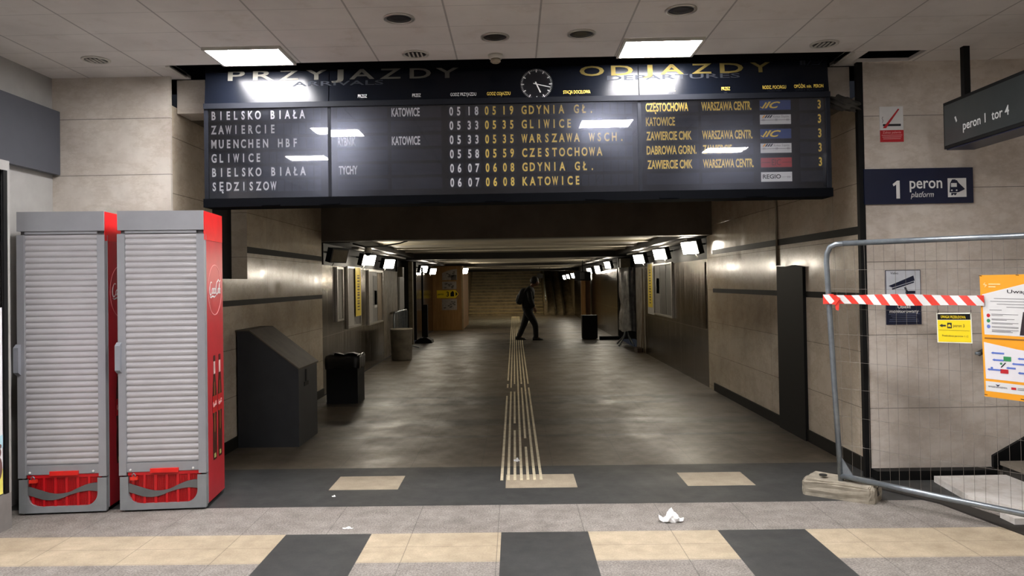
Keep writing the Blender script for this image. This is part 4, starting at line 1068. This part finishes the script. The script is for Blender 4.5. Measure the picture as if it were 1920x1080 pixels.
# dusty bundle at the right end of the bulkhead
bm = BM(); bmesh.ops.create_icosphere(bm, subdivisions=4, radius=1)
for v in bm.verts:
    q = v.co.copy(); k = 1 + .22 * math.sin(q.x * 6 + q.z * 3) * math.cos(q.z * 7 - q.y * 4) + .1 * math.sin(q.x * 13 + q.z * 11)
    v.co = Vector((2.55 + q.x * .125 * k, YW - .065 + q.y * .055 * k, 2.885 + (q.z * .055 - .02 * q.x) * k))
for f in bm.faces: f.smooth = True
single('cloth_bundle', bm, mat('dusty_cloth', (58, 55, 50), .9, 0, .4, 14), 'dusty dark bundle stuffed between the right end of the board and the wall', 'bundle')

# tactile strips
t = thing('tactile_paving', 'ivory tactile guidance strips running down the middle of the passage', 'tactile paving', (.02, 6, 0))
rnd = random.Random(3)
for s in range(7):
    bm = BM(); x = -.134 + .0515 * s + .012; y = 5.95
    while y < 34:
        L_ = .40
        far = y > 16.5
        miss = (9.7 < y < 11.6 and rnd.random() < .35) or (6.6 < y < 8.2 and rnd.random() < .12)
        if not miss: box(bm, x - .011, x + .011, y, y + L_ - .012, 0, .004)
        y += L_
    part('strip', bm, IVORY, t)

# ================================================================== TUNNEL THINGS
# floodlights
FLG = 'floodlights along the tunnel walls'
def floodlight(x, y, z, side, lit, label, wx=None, k=1.):
    """side +1: on the left wall facing right"""
    t = thing('floodlight', label, 'floodlight', (x, y, z), FLG)
    d = Vector((.88 * side, -.36, -.27)).normalized(); u = d.cross(Vector((0, 0, 1))).normalized(); v = u.cross(d).normalized()
    fr = Fr((x, y, z), u, d, v)
    bm = BM(); fr.poly(bm, ((-.20 * k, -.105), (.20 * k, -.105), (.20 * k, .105), (-.20 * k, .105)), -.09, .09); bevel_all(bm, .01, 2); part('housing', bm, LAMPBLK, t)
    bm = BM(); fr.quad(bm, -.18 * k, .18 * k, -.088, .088, .001, .004)
    part('lamp_glass', bm, emis('flood_glass', (1, .90, .74), FLOOD_EMIT) if lit else DEADGL, t, 'glowing lamp glass' if lit else 'dark lamp glass')
    wx = wx if wx is not None else (XL - .05) if side > 0 else (XR + .05)
    bm = BM(); tube(bm, [(x, y, z) - d * .05 if False else Vector((x, y, z)) - d * .06, Vector((x - .06 * side, y + .05, z + .05)), Vector((wx, y + .05, z + .06))], .012, 8)
    part('bracket', bm, SOFF, t)
    bm = BM(); c = Vector((x, y, z)) + d * .01; tube(bm, [c - v * .1 + u * .12 * side, c - v * .155 + u * .15 * side], .008, 6); part('reflector_tab', bm, TRUNK, t)
    return t
ordn = ['first', 'second', 'third', 'fourth', 'fifth', 'sixth', 'seventh', 'eighth', 'ninth']
hx1_ = on_y(866, 560, 25.0).x
for i, (px, py, xx, lit) in enumerate(((637, 480, -2.55, False), (692, 488, -2.52, True), (730, 495, -2.52, True), (795, 505, -2.5, True), (812, 509, -2.5, True), (872.5, 508, -1.63, True))):
    q = on_x(px, py, xx)
    lab = ('unlit floodlight nearest the entrance on the left tunnel wall', 'lit floodlight on the left tunnel wall next to the unlit one', 'lit floodlight on the left tunnel wall above the third framed poster', 'lit floodlight on the left wall beyond the first beam, nearer of a pair', 'lit floodlight on the left wall beyond the first beam, farther of a pair', 'lit floodlight beside the plywood hoarding on the left')[i]
    floodlight(q.x, q.y, min(q.z, 2.0), 1, lit, lab, None if i < 5 else hx1_)
for i, (px, py) in enumerate(((1293, 465), (1237, 477), (1198, 486), (1139, 497), (1120, 504), (1105, 508), (1074, 517), (1065, 518.5), (1058, 520))):
    q = on_x(px, py, 2.58 if i < 6 else 2.25)
    floodlight(q.x, q.y, q.z, -1, True, 'lit floodlight on the right tunnel wall, %s from the entrance' % ordn[i], None, 1 if i < 3 else .8 if i < 6 else .62)
for y, lab in ((28.2, 'added floodlight, unseen behind the plywood hoarding, nearer one'), (32.0, 'added floodlight, unseen behind the plywood hoarding, farther one')):  # extra pair out of sight, added to light the far stairs
    floodlight(-2.5, y, 1.86, 1, True, lab)
# cable trunking above the lamps
for nm, x0, x1, y0, y1, lab in (('cable_trunking', -2.62, -2.50, 12.2, 17.5, 'pale cable trunking above the floodlights on the left wall'), ('cable_trunking', 2.56, 2.68, 11.2, 17.2, 'pale cable trunking above the floodlights on the right wall')):
    bm = BM(); box(bm, x0, x1, y0, y1, 2.125, 2.158); single(nm, bm, TRUNK, lab, 'cable trunking')
t = thing('ceiling_camera', 'small dome camera under the soffit at the left tunnel entrance', 'camera', (-2.45, 12.2, 2.06))
q = on_y(690, 458, 12.2)
bm = BM(); lathe(bm, [(.06, 0), (.065, .03), (.05, .1)], (q.x, 12.2, 2.06), 18); part('mount', bm, TRUNK, t)
bm = BM(); lathe(bm, [(.012, -.05), (.04, -.035), (.055, 0)], (q.x, 12.2, 2.06), 18); part('dome', bm, BLACK, t)
bm = BM(); tube(bm, [(-2.34, 11.0, 2.15), (-2.2, 11.2, 2.11), (-2.0, 11.6, 2.14), (-1.8, 12, 2.2), (-1.7, 12.1, 2.24)], .012, 7); single('loose_cable', bm, BLACK, 'black cable sagging from the lintel at the left tunnel entrance', 'cable')

# framed posters on the steel walls
def frame_on_wall(side, y0, y1, z0, z1, label, panels, cat='notice frame', nm='poster_frame'):
    x = (XL if side > 0 else XR); fr = Fr((x + .002 * side, 0, 0), (0, 1, 0), (side, 0, 0))
    t = thing(nm, label, cat, (x + .02 * side, (y0 + y1) / 2, z0))
    bm = BM()
    for a0, a1, b0, b1 in ((y0, y1, z0, z0 + .03), (y0, y1, z1 - .03, z1), (y0, y0 + .04, z0 + .03, z1 - .03), (y1 - .04, y1, z0 + .03, z1 - .03)): fr.quad(bm, a0, a1, b0, b1, 0, .035)
    part('frame', bm, FRAME, t)
    bm = BM(); fr.quad(bm, y0 + .04, y1 - .04, z0 + .03, z1 - .03, 0, .012); part('backing', bm, PAPER2, t)
    for a0, a1, b0, b1, mm, pn in panels:
        bm = BM(); fr.quad(bm, y0 + (y1 - y0) * a0, y0 + (y1 - y0) * a1, z0 + (z1 - z0) * b0, z0 + (z1 - z0) * b1, .0125, .004); part(pn, bm, mm, t)
    return t, fr
frame_on_wall(1, 11.36, 11.8, 1.0, 1.825, 'narrow silver notice frame on left steel wall, nearest the entrance', [(.1, .48, .05, .95, PAPER, 'sheet'), (.52, .9, .05, .95, PAPER, 'sheet')])
t, fr = frame_on_wall(1, 12.1, 13.15, .845, 1.85, 'silver frame with a long yellow timetable strip on left steel wall', [(.06, .5, .04, .96, PAPER, 'sheet')])
bm = BM(); fr.quad(bm, 12.66, 13.1, 1.02, 1.845, .036, .003); ys_ = part('yellow_strip', bm, YELLOW, t)
bm = BM()
for k in range(13): fr.quad(bm, 12.8, 12.98, 1.12 + .048 * k, 1.14 + .048 * k + .006 * (k % 3), .0395, .001)
part('strip_print', bm, mat('olive_print', (110, 92, 16), .5), ys_)
frame_on_wall(1, 13.85, 15.35, .8, 1.82, 'wide silver notice case on left steel wall, farthest of the three frames', [(.05, .3, .04, .96, PAPER, 'sheet'), (.36, .6, .35, .9, mat('grey_sheet', (112, 110, 108), .5), 'sheet'), (.42, .6, .3, .62, WHITE, 'leaflet'), (.64, .95, .04, .96, mat('tan_sheet', (130, 112, 88), .5, 0, .2, 12), 'sheet')])
t, fr = frame_on_wall(-1, 13.2, 14.95, .88, 1.86, 'silver notice case with dark columns on right steel wall', [(.04, .3, .04, .96, mat('case_dark', (80, 76, 70), .4), 'sheet'), (.34, .62, .04, .96, mat('case_dark', (80, 76, 70)), 'sheet'), (.66, .96, .04, .96, PAPER2, 'sheet'), (.7, .86, .42, .72, WHITE, 'leaflet')])
RF = Fr((XR - .002, 0, 0), (0, 1, 0), (-1, 0, 0))
t = thing('yellow_timetable', 'tall yellow timetable strip on right steel wall beside the notice case', 'timetable', (XR, 15.35, .9))
bm = BM(); RF.quad(bm, 15.05, 15.75, .86, 1.90, 0, .006); part('board', bm, PAPER, t)
bm = BM(); RF.quad(bm, 15.2, 15.68, 1.0, 1.88, .0065, .002); part('yellow_sheet', bm, YELLOW, t)
bm = BM()
for k in range(13): RF.quad(bm, 15.35, 15.53, 1.08 + .055 * k, 1.105 + .055 * k + .006 * (k % 3), .009, .001)
part('print', bm, mat('olive_print', (110, 92, 16)), t)
# larger bare steel panel on the right
bm = BM(); RF.quad(bm, 11.0, 12.05, .84, 1.80, 0, .012); bevel_all(bm, .003, 1); single('steel_access_panel', bm, M_STEEL, 'plain raised steel panel on the right wall nearest the tunnel mouth', 'panel')

# left recess: notice board, pipes, crowd barrier and signboard on black foot
t = thing('recess_notice_board', 'pale notice sheet hanging in the dark left recess', 'notice', (-2.72, 18.6, 1.0))
bm = BM(); box(bm, -2.78, -2.76, 18.2, 18.95, .95, 1.72); part('sheet', bm, PAPER, t)
bm = BM(); box(bm, -2.80, -2.78, 18.15, 19.0, .9, 1.77); part('backing', bm, FRAME, t)
def barrier(name, A, B, z1, label):
    A = Vector(A); B = Vector(B); d = (B - A).normalized(); n = Vector((-d.y, d.x, 0))
    t = thing(name, label, 'barrier', ((A + B) / 2).to_tuple())
    up = Vector((0, 0, 1)); r = .1
    bm = BM(); tube(bm, [A + up * .05, A + up * (z1 - r), A + d * .03 + up * (z1 - .03), A + d * r + up * z1, B - d * r + up * z1, B - d * .03 + up * (z1 - .03), B + up * (z1 - r), B + up * .05], .02, 10); part('frame', bm, GALV, t)
    bm = BM(); tube(bm, [A + up * .15, B + up * .15], .015, 8); part('bottom_rail', bm, GALV, t)
    L_ = (B - A).length; k = .12
    bm = BM()
    while k < L_ - .05: tube(bm, [A + d * k + up * .15, A + d * k + up * z1], .007, 6, False); k += .12
    part('bars', bm, GALV, t)
    for P_ in (A + d * .1, B - d * .1):
        bm = BM(); tube(bm, [P_ + n * .3 + up * .01, P_ + up * .1, P_ - n * .3 + up * .01], .016, 8); part('leg', bm, GALV, t)
barrier('crowd_barrier', (-2.62, 16.4, 0), (-2.62, 18.4, 0), .93, 'steel crowd barrier standing along the left wall behind the concrete bin')
t = thing('footed_signboard', 'dark signboard edge-on with a black rubber foot on the left', 'signboard', (-2.35, 20.0, 0))
bm = BM(); box(bm, -2.42, -2.30, 19.95, 20.05, .1, 1.0); part('board', bm, BLACK, t)
bm = BM(); prism(bm, [(-2.62, 19.7, 0), (-2.16, 19.7, 0), (-2.18, 19.7, .07), (-2.30, 19.7, .14), (-2.45, 19.7, .14), (-2.6, 19.7, .06)], (0, .5, 0)); part('foot', bm, BLACK, t)
bm = BM(); box(bm, -2.70, -2.60, 19.3, 19.5, 0, 2.12); single('recess_post', bm, mat('patched_render', (140, 130, 108), .7, 0, .25), 'pale patched pillar at the far edge of the left recess', 'pillar')
bm = BM(); box(bm, -2.52, -2.47, 20.5, 20.55, 0, 2.0); single('thin_post', bm, BLACK, 'thin dark post before the plywood hoarding', 'post')
# electrical box in recess
bm = BM(); box(bm, -2.78, -2.62, 17.75, 18.0, 1.72, 1.95); bevel_all(bm, .01); single('junction_box', bm, mat('box_grey', (120, 112, 98), .5), 'grey junction box high at the near edge of the left recess', 'junction box')

# plywood hoarding with notices
YH = 25.0
t = thing('plywood_hoarding', 'plywood hoarding box standing out from the left tunnel wall', 'hoarding', (-2.1, 25.5, 0))
hx0, hx1 = on_y(818, 560, YH).x, on_y(866, 560, YH).x
bm = BM(); box(bm, hx0 - .15, hx1, YH, YH + .03, 0, 2.12); part('front_panel', bm, M_WOOD, t)
bm = BM(); box(bm, hx1 - .03, hx1, YH + .03, 28.5, 0, 2.12); part('side_panel', bm, M_WOOD, t)
bm = BM(); box(bm, hx1 - .01, hx1 + .05, YH - .03, YH + .03, 0, 2.12); part('corner_batten', bm, mat('batten_pale', (150, 128, 92), .6), t)
GF = Fr((0, YH - .001, 0), (1, 0, 0), (0, -1, 0))
def hp(px, py): q = on_y(px, py, YH); return q.x, q.z
for i, (x0, y0, x1, y1, lab) in enumerate(((828.5, 505, 857, 525, 'round-topped printed sheet, topmost on the plywood hoarding'), (829, 528, 856, 542, 'printed sheet directly above the yellow arrow sign on the hoarding'), (828.5, 561, 857, 581, 'printed sheet directly below the yellow arrow sign on the hoarding'))):
    a0, b1 = hp(x0, y0); a1, b0 = hp(x1, y1)
    t = thing('pasted_sheet', lab, 'notice', ((a0 + a1) / 2, YH - .003, b0))
    bm = BM()
    if i == 0: GF.poly(bm, [(a0, b0), (a1, b0), (a1, b1)] + [(a1 - (a1 - a0) * k / 6, b1 - .13 * (k / 6) ** 2) for k in range(1, 7)], 0, .004)
    else: GF.quad(bm, a0, a1, b0, b1, 0, .004)
    part('sheet', bm, mat('photo_sheet', (156, 148, 140), .5, 0, .2, 20), t)
    bm = BM(); rr = random.Random(i)
    for k in range(9): a = a0 + (a1 - a0) * rr.uniform(.08, .8); b = b0 + (b1 - b0) * rr.uniform(.1, .7); GF.quad(bm, a, a + .07, b, b + .035, .0045, .001)
    if i == 0: GF.quad(bm, a1 - .2, a1 - .02, b0, b0 + .17, .0045, .001)
    part('print', bm, mat('sheet_print', (88, 84, 82), .5), t)
t = thing('arrow_sign', 'yellow arrow sign reading peron 3 on the plywood hoarding', 'arrow sign', (-2.1, YH - .004, hp(840, 559)[1]))
a0, b1 = hp(819, 544.5); a1, b0 = hp(860, 558.5)
bm = BM(); GF.poly(bm, ((a0, b0), (a1 - .1, b0), (a1, (b0 + b1) / 2), (a1 - .1, b1), (a0, b1)), 0, .006); part('board', bm, YELLOW, t)
bm = BM(); GF.text(bm, 'peron', a0 + .03, a0 + .22, b0 + .1, .07, .0065, .01); GF.text(bm, '3', a0 + .32, a0 + .40, b0 + .05, .16, .0065, .02)
GF.poly(bm, ((a0 + .45, b0 + .05), (a0 + .57, b0 + .05), (a0 + .57, b1 - .08), (a0 + .53, b1 - .02), (a0 + .48, b1 - .06), (a0 + .45, b1 - .1)), .0065); GF.poly(bm, ((a1 - .1, b0 + .05), (a1 - .03, (b0 + b1) / 2), (a1 - .1, b1 - .05)), .0065)
part('print', bm, BLACK, t)

# right-hand recess: sheeted frame with splayed legs, black case, mats
t = thing('wrapped_stand', 'tall stand wrapped in grey plastic sheeting in the right recess', 'wrapped stand', (2.72, 18.3, 0))
bm = BM(); n = 36; rings = []
for i, z in enumerate([.35 + .1 * k for k in range(16)]):
    ring = []
    for k in range(n):
        a = 2 * PI * k / n; r = 1 + .10 * math.sin(a * 7 + z * .8) + .06 * math.sin(a * 12 - z * 2)
        wx, wy = .18 * (1 - .25 * math.exp(-((z - .95) ** 2) / .03)), .42
        ring.append(bm.verts.new((2.72 + wx * r * math.cos(a), 18.3 + wy * r * math.sin(a), z + .02 * math.sin(a * 3))))
    rings.append(ring)
for a, b in zip(rings, rings[1:]):
    for k in range(n): bm.faces.new((a[k], a[(k + 1) % n], b[(k + 1) % n], b[k])).smooth = True
bm.faces.new(rings[-1]); part('sheeting', bm, PLAST, t)
for dx, dy in ((-.25, -.35), (.1, -.4), (-.2, .3), (.15, .35)):
    bm = BM(); tube(bm, [(2.70, 18.3, .5), (2.70 + dx * .3, 18.3 + dy * .3, .22), (2.70 + dx, 18.3 + dy, .01)], .02, 8); part('leg', bm, GALV, t)
t = thing('black_case', 'upright black box standing on the floor to the right in the tunnel', 'box', (2.02, 20.45, 0))
xa, xb = on_z(1093.5, 637).x, on_z(1123, 637).x
bm = BM(); box(bm, xa, xb, 20.3, 20.6, 0.015, .635); bevel_all(bm, .02); part('body', bm, BLACK, t)
bm = BM()
for x in (xa + .05, xb - .05): lathe(bm, [(.02, 0), (.02, .016)], (x, 20.4, 0), 10); lathe(bm, [(.02, 0), (.02, .016)], (x, 20.52, 0), 10)
part('feet', bm, BLACK, t)
bm = BM(); box(bm, xb + .02, 2.74, 20.0, 20.15, 0, .09); bevel_all(bm, .02); single('rubber_foot', bm, BLACK, 'low black rubber foot lying beside the black box', 'barrier foot')
bm = BM(); box(bm, 2.62, 2.74, 16.3, 16.7, 0, .09); bevel_all(bm, .01); single('timber_block', bm, mat('dark_timber', (66, 50, 38), .7), 'dark timber block on the floor at the foot of the right wall', 'block')
bm = BM(); tube(bm, [(2.735, 16.15, 0.01), (2.735, 16.2, 1.8)], .012, 6); tube(bm, [(2.70, 16.24, .01), (2.74, 16.2, 1.2)], .01, 6); single('leaning_rods', bm, mat('rust_rod', (110, 92, 72), .5), 'two thin rods leaning on the right wall by the timber block', 'rods')
bm = BM(); box(bm, 2.66, 2.9, 18.9, 19.15, 1.86, 2.1); single('recess_box', bm, mat('recess_box', (130, 122, 104), .6), 'pale box high above the wrapped stand', 'box')
# wooden casing and dark hanging display further in
t = thing('timber_casing', 'plywood cased pillar on the right behind the black box', 'pillar', (2.4, 27, 0))
bm = BM(); xa = on_z(1090, 606).x; box(bm, on_y(1090, 560, 27).x, on_y(1098, 560, 27).x, 27, 27.2, 0, 1.9); part('front_board', bm, M_WOOD, t)
bm = BM(); box(bm, on_y(1098, 560, 27).x + .002, on_y(1107, 560, 27).x, 27.05, 27.25, 0, 1.9); part('side_board', bm, mat('dark_plywood', (92, 62, 38), .6), t)
t = thing('hanging_display', 'dark display box hanging from the tunnel ceiling on the right', 'display', (2.05, 24.5, 1.6))
d0 = on_y(1078.5, 509, 24.5); d1 = on_y(1108, 526, 24.5)
bm = BM(); box(bm, d0.x, d1.x, 24.5, 24.75, d1.z, d0.z); bevel_all(bm, .01, 1); part('case', bm, BLACK, t)
bm = BM(); box(bm, d0.x + .15, d0.x + .3, 24.49, 24.5, d1.z + .05, d0.z - .03); part('screen', bm, mat('screen_grey', (52, 52, 54), .3), t)
bm = BM(); tube(bm, [(d0.x + .25, 24.62, d0.z), (d0.x + .25, 24.62, 2.235)], .015, 8); part('hanger', bm, BLACK, t)
bm = BM(); q = on_y(1012, 518, 30); box(bm, q.x - .1, q.x + .12, 30, 30.08, q.z - .08, q.z + .1); tube(bm, [(q.x, 30.04, q.z + .1), (q.x, 30.04, 2.15)], .012, 6); single('hanging_plate', bm, SOFF, 'small dark plate hanging before the far stairs', 'sign')

# ---- far staircase
t = thing('staircase', 'wide stone staircase climbing away at the far end of the tunnel', 'staircase', (-.4, 37, 0))
for k in range(17):
    bm = BM(); y = 35.3 + .3 * k; z = .15 * (k + 1)
    box(bm, -2.16, 1.36, y, y + .33, z - .15, z - .012)
    st = part('step', bm, DIRTYST, t)
    bm = BM(); box(bm, -2.16, 1.36, y - .02, y + .07, z - .03, z); part('nosing', bm, mat('worn_nosing', (170, 150, 112), .5), st)
bm = BM(); prism(bm, [(1.37, 35.1, 0), (1.37, 35.1, .55), (1.37, 40.4, 3.1), (1.37, 40.4, 0)], (.16, 0, 0)); part('parapet', bm, DIRTYST, t)
bm = BM(); prism(bm, [(1.53, 35.1, 0), (1.53, 35.1, .1), (1.53, 40.4, 2.7), (1.53, 40.4, 0)], (1.2, 0, 0)); part('ramp', bm, DIRTYST, t)
for x in (1.85, 2.25):
    bm = BM(); prism(bm, [(x, 35.0, 0), (x, 35.0, .3), (x, 40.4, 2.85), (x, 40.4, 0)], (.06, 0, 0)); part('ramp_kerb', bm, mat('kerb_dark', (66, 58, 46), .6), t)
bm = BM(); tube(bm, [(1.45, 35.2, .85), (1.45, 40.4, 3.35)], .03, 8); tube(bm, [(1.45, 35.3, .5), (1.45, 35.3, .9)], .02, 8); part('handrail', bm, GALV, t)
bm = BM(); box(bm, XL - .3, -2.17, 30, 42, 0, 2.4); struct('wall_left_end', bm, DIRTYST)
bm = BM(); box(bm, 2.74, 3.0, 34.6, 42, 0, 3.4); struct('wall_right_end', bm, DIRTYST)
bm = BM(); box(bm, -2.7, 3.0, 41, 41.1, 0, 4); struct('wall_end', bm, SOFF)

t = thing('added_stair_light', 'added strip light, unseen behind the last cross beam, brightening the far stairs', 'strip light', (-.4, 33.65, 2.2))  # extra lamp, hidden from view, put in to brighten the steps
bm = BM(); box(bm, -1.9, 1.2, 33.5, 33.8, 2.2, 2.298); part('housing', bm, TRUNK, t)
bm = BM(); prism(bm, [(-1.85, 33.55, 2.19), (-1.85, 33.77, 2.15), (-1.85, 33.8, 2.2)], (3.0, 0, 0)); part('tube', bm, emis('added_stair_tube', (1, .84, .52), 16), t)
# ---- walking person, seen from the side, hunched, heading right
PY = 20.4
def pp(px, py, dy=0.):
    q = on_y(px, py, PY); return Vector((q.x, PY + dy, max(q.z, .03)))
def skin(name, nodes, edges, m, parent, root=0, sub=2):
    me = bpy.data.meshes.new(name); L0 = world_loc(parent)
    me.from_pydata([tuple(Vector(n[0]) - L0) for n in nodes], edges, []); o = bpy.data.objects.new(name, me); COL.objects.link(o); o.parent = parent
    me.materials.append(m)
    md = o.modifiers.new('skin', 'SKIN'); md.use_smooth_shade = True
    if not me.skin_vertices: me.skin_vertices.new()
    for i, n in enumerate(nodes):
        r = n[1]; me.skin_vertices[0].data[i].radius = r if isinstance(r, tuple) else (r, r)
        me.skin_vertices[0].data[i].use_root = (i == root)
    s_ = o.modifiers.new('sub', 'SUBSURF'); s_.levels = sub; s_.render_levels = sub
    return o
g0 = on_z(991, 637.5)
PY = g0.y
t = thing('person', 'person in dark coat and trousers walking hunched to the right down the tunnel', 'person', (pp(991, 637).x, PY, 0))
hip = pp(990, 583); chest = pp(989, 553); neck = pp(995.5, 540); hd = pp(1001, 530)
hL, hR = hip + Vector((0, -.085, -.03)), hip + Vector((.0, .085, -.03))
kL, aL = pp(1004, 608, -.08), pp(1004.2, 630.5, -.08)
kR, aR = pp(982.5, 609, .08), pp(972.5, 630, .08)
sL, sR = pp(992, 545, -.17), pp(992, 545, .17)
eL, eR = pp(994, 563, -.20), pp(994, 563, .2)
wL, wR = pp(1001, 576, -.17), pp(1001, 576, .17)
nodes = [(hip, .11), (pp(989, 570), .11), (chest, .13), (pp(992, 546), .11), (neck, .055), (pp(998.5, 535), .055), (hd, .075), (pp(1002, 526), .08),
         (hL, .085), (kL, .055), (aL, .042), (hR, .085), (kR, .055), (aR, .042), (sL, .055), (eL, .042), (wL, .032), (sR, .055), (eR, .042), (wR, .032),
         (pp(1004.5, 631.5, -.08) + Vector((.08, 0, -.03)), .035), (aR + Vector((.08, 0, -.05)), .035)]
edges = [(0, 1), (1, 2), (2, 3), (3, 4), (4, 5), (5, 6), (6, 7), (0, 8), (8, 9), (9, 10), (0, 11), (11, 12), (12, 13), (3, 14), (14, 15), (15, 16), (3, 17), (17, 18), (18, 19), (10, 20), (13, 21)]
# hands: palm and five fingers each, on the same skeleton
for wi, W_ in ((16, wL), (19, wR)):
    dirn = Vector((.35, 0, -.93)).normalized(); sd = Vector((0, 1, 0)); fw = Vector((.93, 0, .35))
    b = len(nodes); nodes.append((W_ + dirn * .05, (.03, .018))); edges.append((wi, b))
    for k, (off, ln) in enumerate(((-.028, .06), (-.01, .072), (.009, .068), (.027, .054))):
        c0 = len(nodes); root = W_ + dirn * .085 + fw * off
        nodes += [(root, .009), (root + dirn * ln * .5 + sd * .008, .0085), (root + dirn * ln + sd * .022, .007)]; edges += [(b, c0), (c0, c0 + 1), (c0 + 1, c0 + 2)]
    c0 = len(nodes); nodes += [(W_ + dirn * .045 + fw * .034, .010), (W_ + dirn * .08 + fw * .05, .009)]; edges += [(b, c0), (c0, c0 + 1)]
skin('body', nodes, edges, SKIN, t)
# face: nose, ears, brow on the head
bm = BM()
fd = Vector((.86, 0, -.5)).normalized(); fu = Vector((.5, 0, .86)).normalized()
bmesh.ops.create_uvsphere(bm, u_segments=20, v_segments=14, radius=1)
hc = hd + fu * .03
for v in bm.verts:
    q = v.co.copy(); f_, s_, u_ = q.x, q.y, q.z
    r_f = .098 * (1.0 if f_ > 0 else 1.02); 
    v.co = hc + fd * (f_ * r_f + (.03 if (f_ > .9 and abs(s_) < .35) else 0)) + Vector((0, s_ * .076, 0)) + fu * (u_ * .118 - (.012 if f_ > .5 and u_ < -.3 else 0))
for f in bm.faces: f.smooth = True
part('head', bm, SKIN, t)
bm = BM()
prism(bm, [hc + fd * .09 + fu * .03, hc + fd * .125 - fu * .02, hc + fd * .088 - fu * .028], (0, .022, 0)); part('nose', bm, SKIN, t)
for s in (-1, 1):
    bm = BM(); bmesh.ops.create_uvsphere(bm, u_segments=10, v_segments=8, radius=1)
    for v in bm.verts: q = v.co.copy(); v.co = hc + Vector((0, s * (.078 + q.y * .008), 0)) + fd * (q.x * .016 - .01) + fu * q.z * .03
    part('ear', bm, SKIN, t)
    bm = BM(); bmesh.ops.create_uvsphere(bm, u_segments=8, v_segments=6, radius=.011)
    for v in bm.verts: v.co += hc + fd * .088 + Vector((0, s * .03, 0)) + fu * .018
    part('eye', bm, mat('eye_dark', (30, 26, 24), .3), t)
bm = BM(); prism(bm, [hc + fd * .092 - fu * .05 + Vector((0, -.022, 0)), hc + fd * .092 - fu * .05 + Vector((0, .022, 0)), hc + fd * .086 - fu * .06 + Vector((0, .018, 0)), hc + fd * .086 - fu * .06 + Vector((0, -.018, 0))], fd * .008); part('mouth', bm, mat('lips', (120, 76, 66), .5), t)
bm = BM(); bmesh.ops.create_uvsphere(bm, u_segments=20, v_segments=14, radius=1)
for v in bm.verts: q = v.co.copy(); v.co = hc - fd * .016 + fu * .022 + fd * q.x * .112 + Vector((0, q.y * .092, 0)) + fu * q.z * .122
geom = [f for f in bm.faces if (f.calc_center_median() - hc).dot(fd) > .055 and (f.calc_center_median() - hc).dot(fu) < .06]
bmesh.ops.delete(bm, geom=geom, context='FACES')
for f in bm.faces: f.smooth = True
part('hair', bm, HAIRM, t)
# coat, collar, trousers, shoes
skin('coat', [(pp(990.5, 589), (.17, .17)), (pp(990, 570), (.19, .18)), (pp(989.5, 555), (.20, .19)), (pp(991.5, 545), (.19, .18)), (pp(997.5, 536.5), (.125, .115)),
              (sL, .085), (eL, .075), (wL, .06), (sR, .085), (eR, .075), (wR, .06)],
     [(0, 1), (1, 2), (2, 3), (3, 4), (3, 5), (5, 6), (6, 7), (3, 8), (8, 9), (9, 10)], COAT, t)
skin('trousers', [(pp(990, 568), (.14, .15)), (hL, (.125, .11)), (kL, .088), (aL + Vector((.01, 0, -.07)), .07), (hR, (.125, .11)), (kR, .088), (aR + Vector((-.01, 0, -.06)), .07)],
     [(0, 1), (1, 2), (2, 3), (0, 4), (4, 5), (5, 6)], TROUS, t)
for A_, lift in ((aL, 0), (aR, .012)):
    bm = BM(); c = Vector((A_.x, A_.y, 0))
    sect = [(-.085, .036, .085), (-.05, .042, .11), (.0, .044, .115), (.06, .046, .08), (.12, .048, .058), (.17, .042, .045), (.195, .022, .03)]
    rings = []
    for x, hw, hh in sect:
        rings.append([bm.verts.new(c + Vector((x, hw * math.cos(a), lift * max(0, (.1 - x) * 4) + (max(0, hh * math.sin(a)) if math.sin(a) > 0 else 0)))) for a in [2 * PI * k / 12 for k in range(12)]])
    for a, b in zip(rings, rings[1:]):
        for k in range(12): bm.faces.new((a[k], a[(k + 1) % 12], b[(k + 1) % 12], b[k])).smooth = True
    bm.faces.new(list(reversed(rings[0]))); bm.faces.new(rings[-1])
    part('shoe', bm, SHOE, t)
# backpack
t2 = thing('backpack', 'dark rounded backpack worn on the back of the walking person', 'backpack', pp(976, 574).to_tuple())
bm = BM(); bmesh.ops.create_uvsphere(bm, u_segments=24, v_segments=16, radius=1)
bc = pp(980, 556); bu = (pp(987, 540) - pp(977, 572)).normalized(); bf = Vector((bu.z, 0, -bu.x))
def sgn(x, p): return math.copysign(abs(x) ** p, x)
for v in bm.verts:
    q = v.co.copy(); v.co = bc + bf * sgn(q.x, .7) * .11 + Vector((0, sgn(q.y, .6) * .15, 0)) + bu * sgn(q.z, .65) * .235
    v.co -= bf * .03 * (1 - q.z) * .8
for f in bm.faces: f.smooth = True
part('bag', bm, PACK, t2)
bm = BM()
for s in (-1, 1): tube(bm, [bc + bf * .05 + bu * .2 + Vector((0, s * .09, 0)), bc + bf * .2 + bu * .22 + Vector((0, s * .11, 0)), bc + bf * .30 + bu * .06 + Vector((0, s * .13, 0)), bc + bf * .16 - bu * .16 + Vector((0, s * .12, 0))], .016, 8)
part('strap', bm, PACK, t2)
bm = BM(); bmesh.ops.create_uvsphere(bm, u_segments=16, v_segments=10, radius=1)
for v in bm.verts: q = v.co.copy(); v.co = bc - bf * (.12 - sgn(q.x, .7) * .035) - bu * .08 + Vector((0, sgn(q.y, .6) * .11, 0)) + bu * sgn(q.z, .6) * .1
part('front_pocket', bm, PACK, t2)
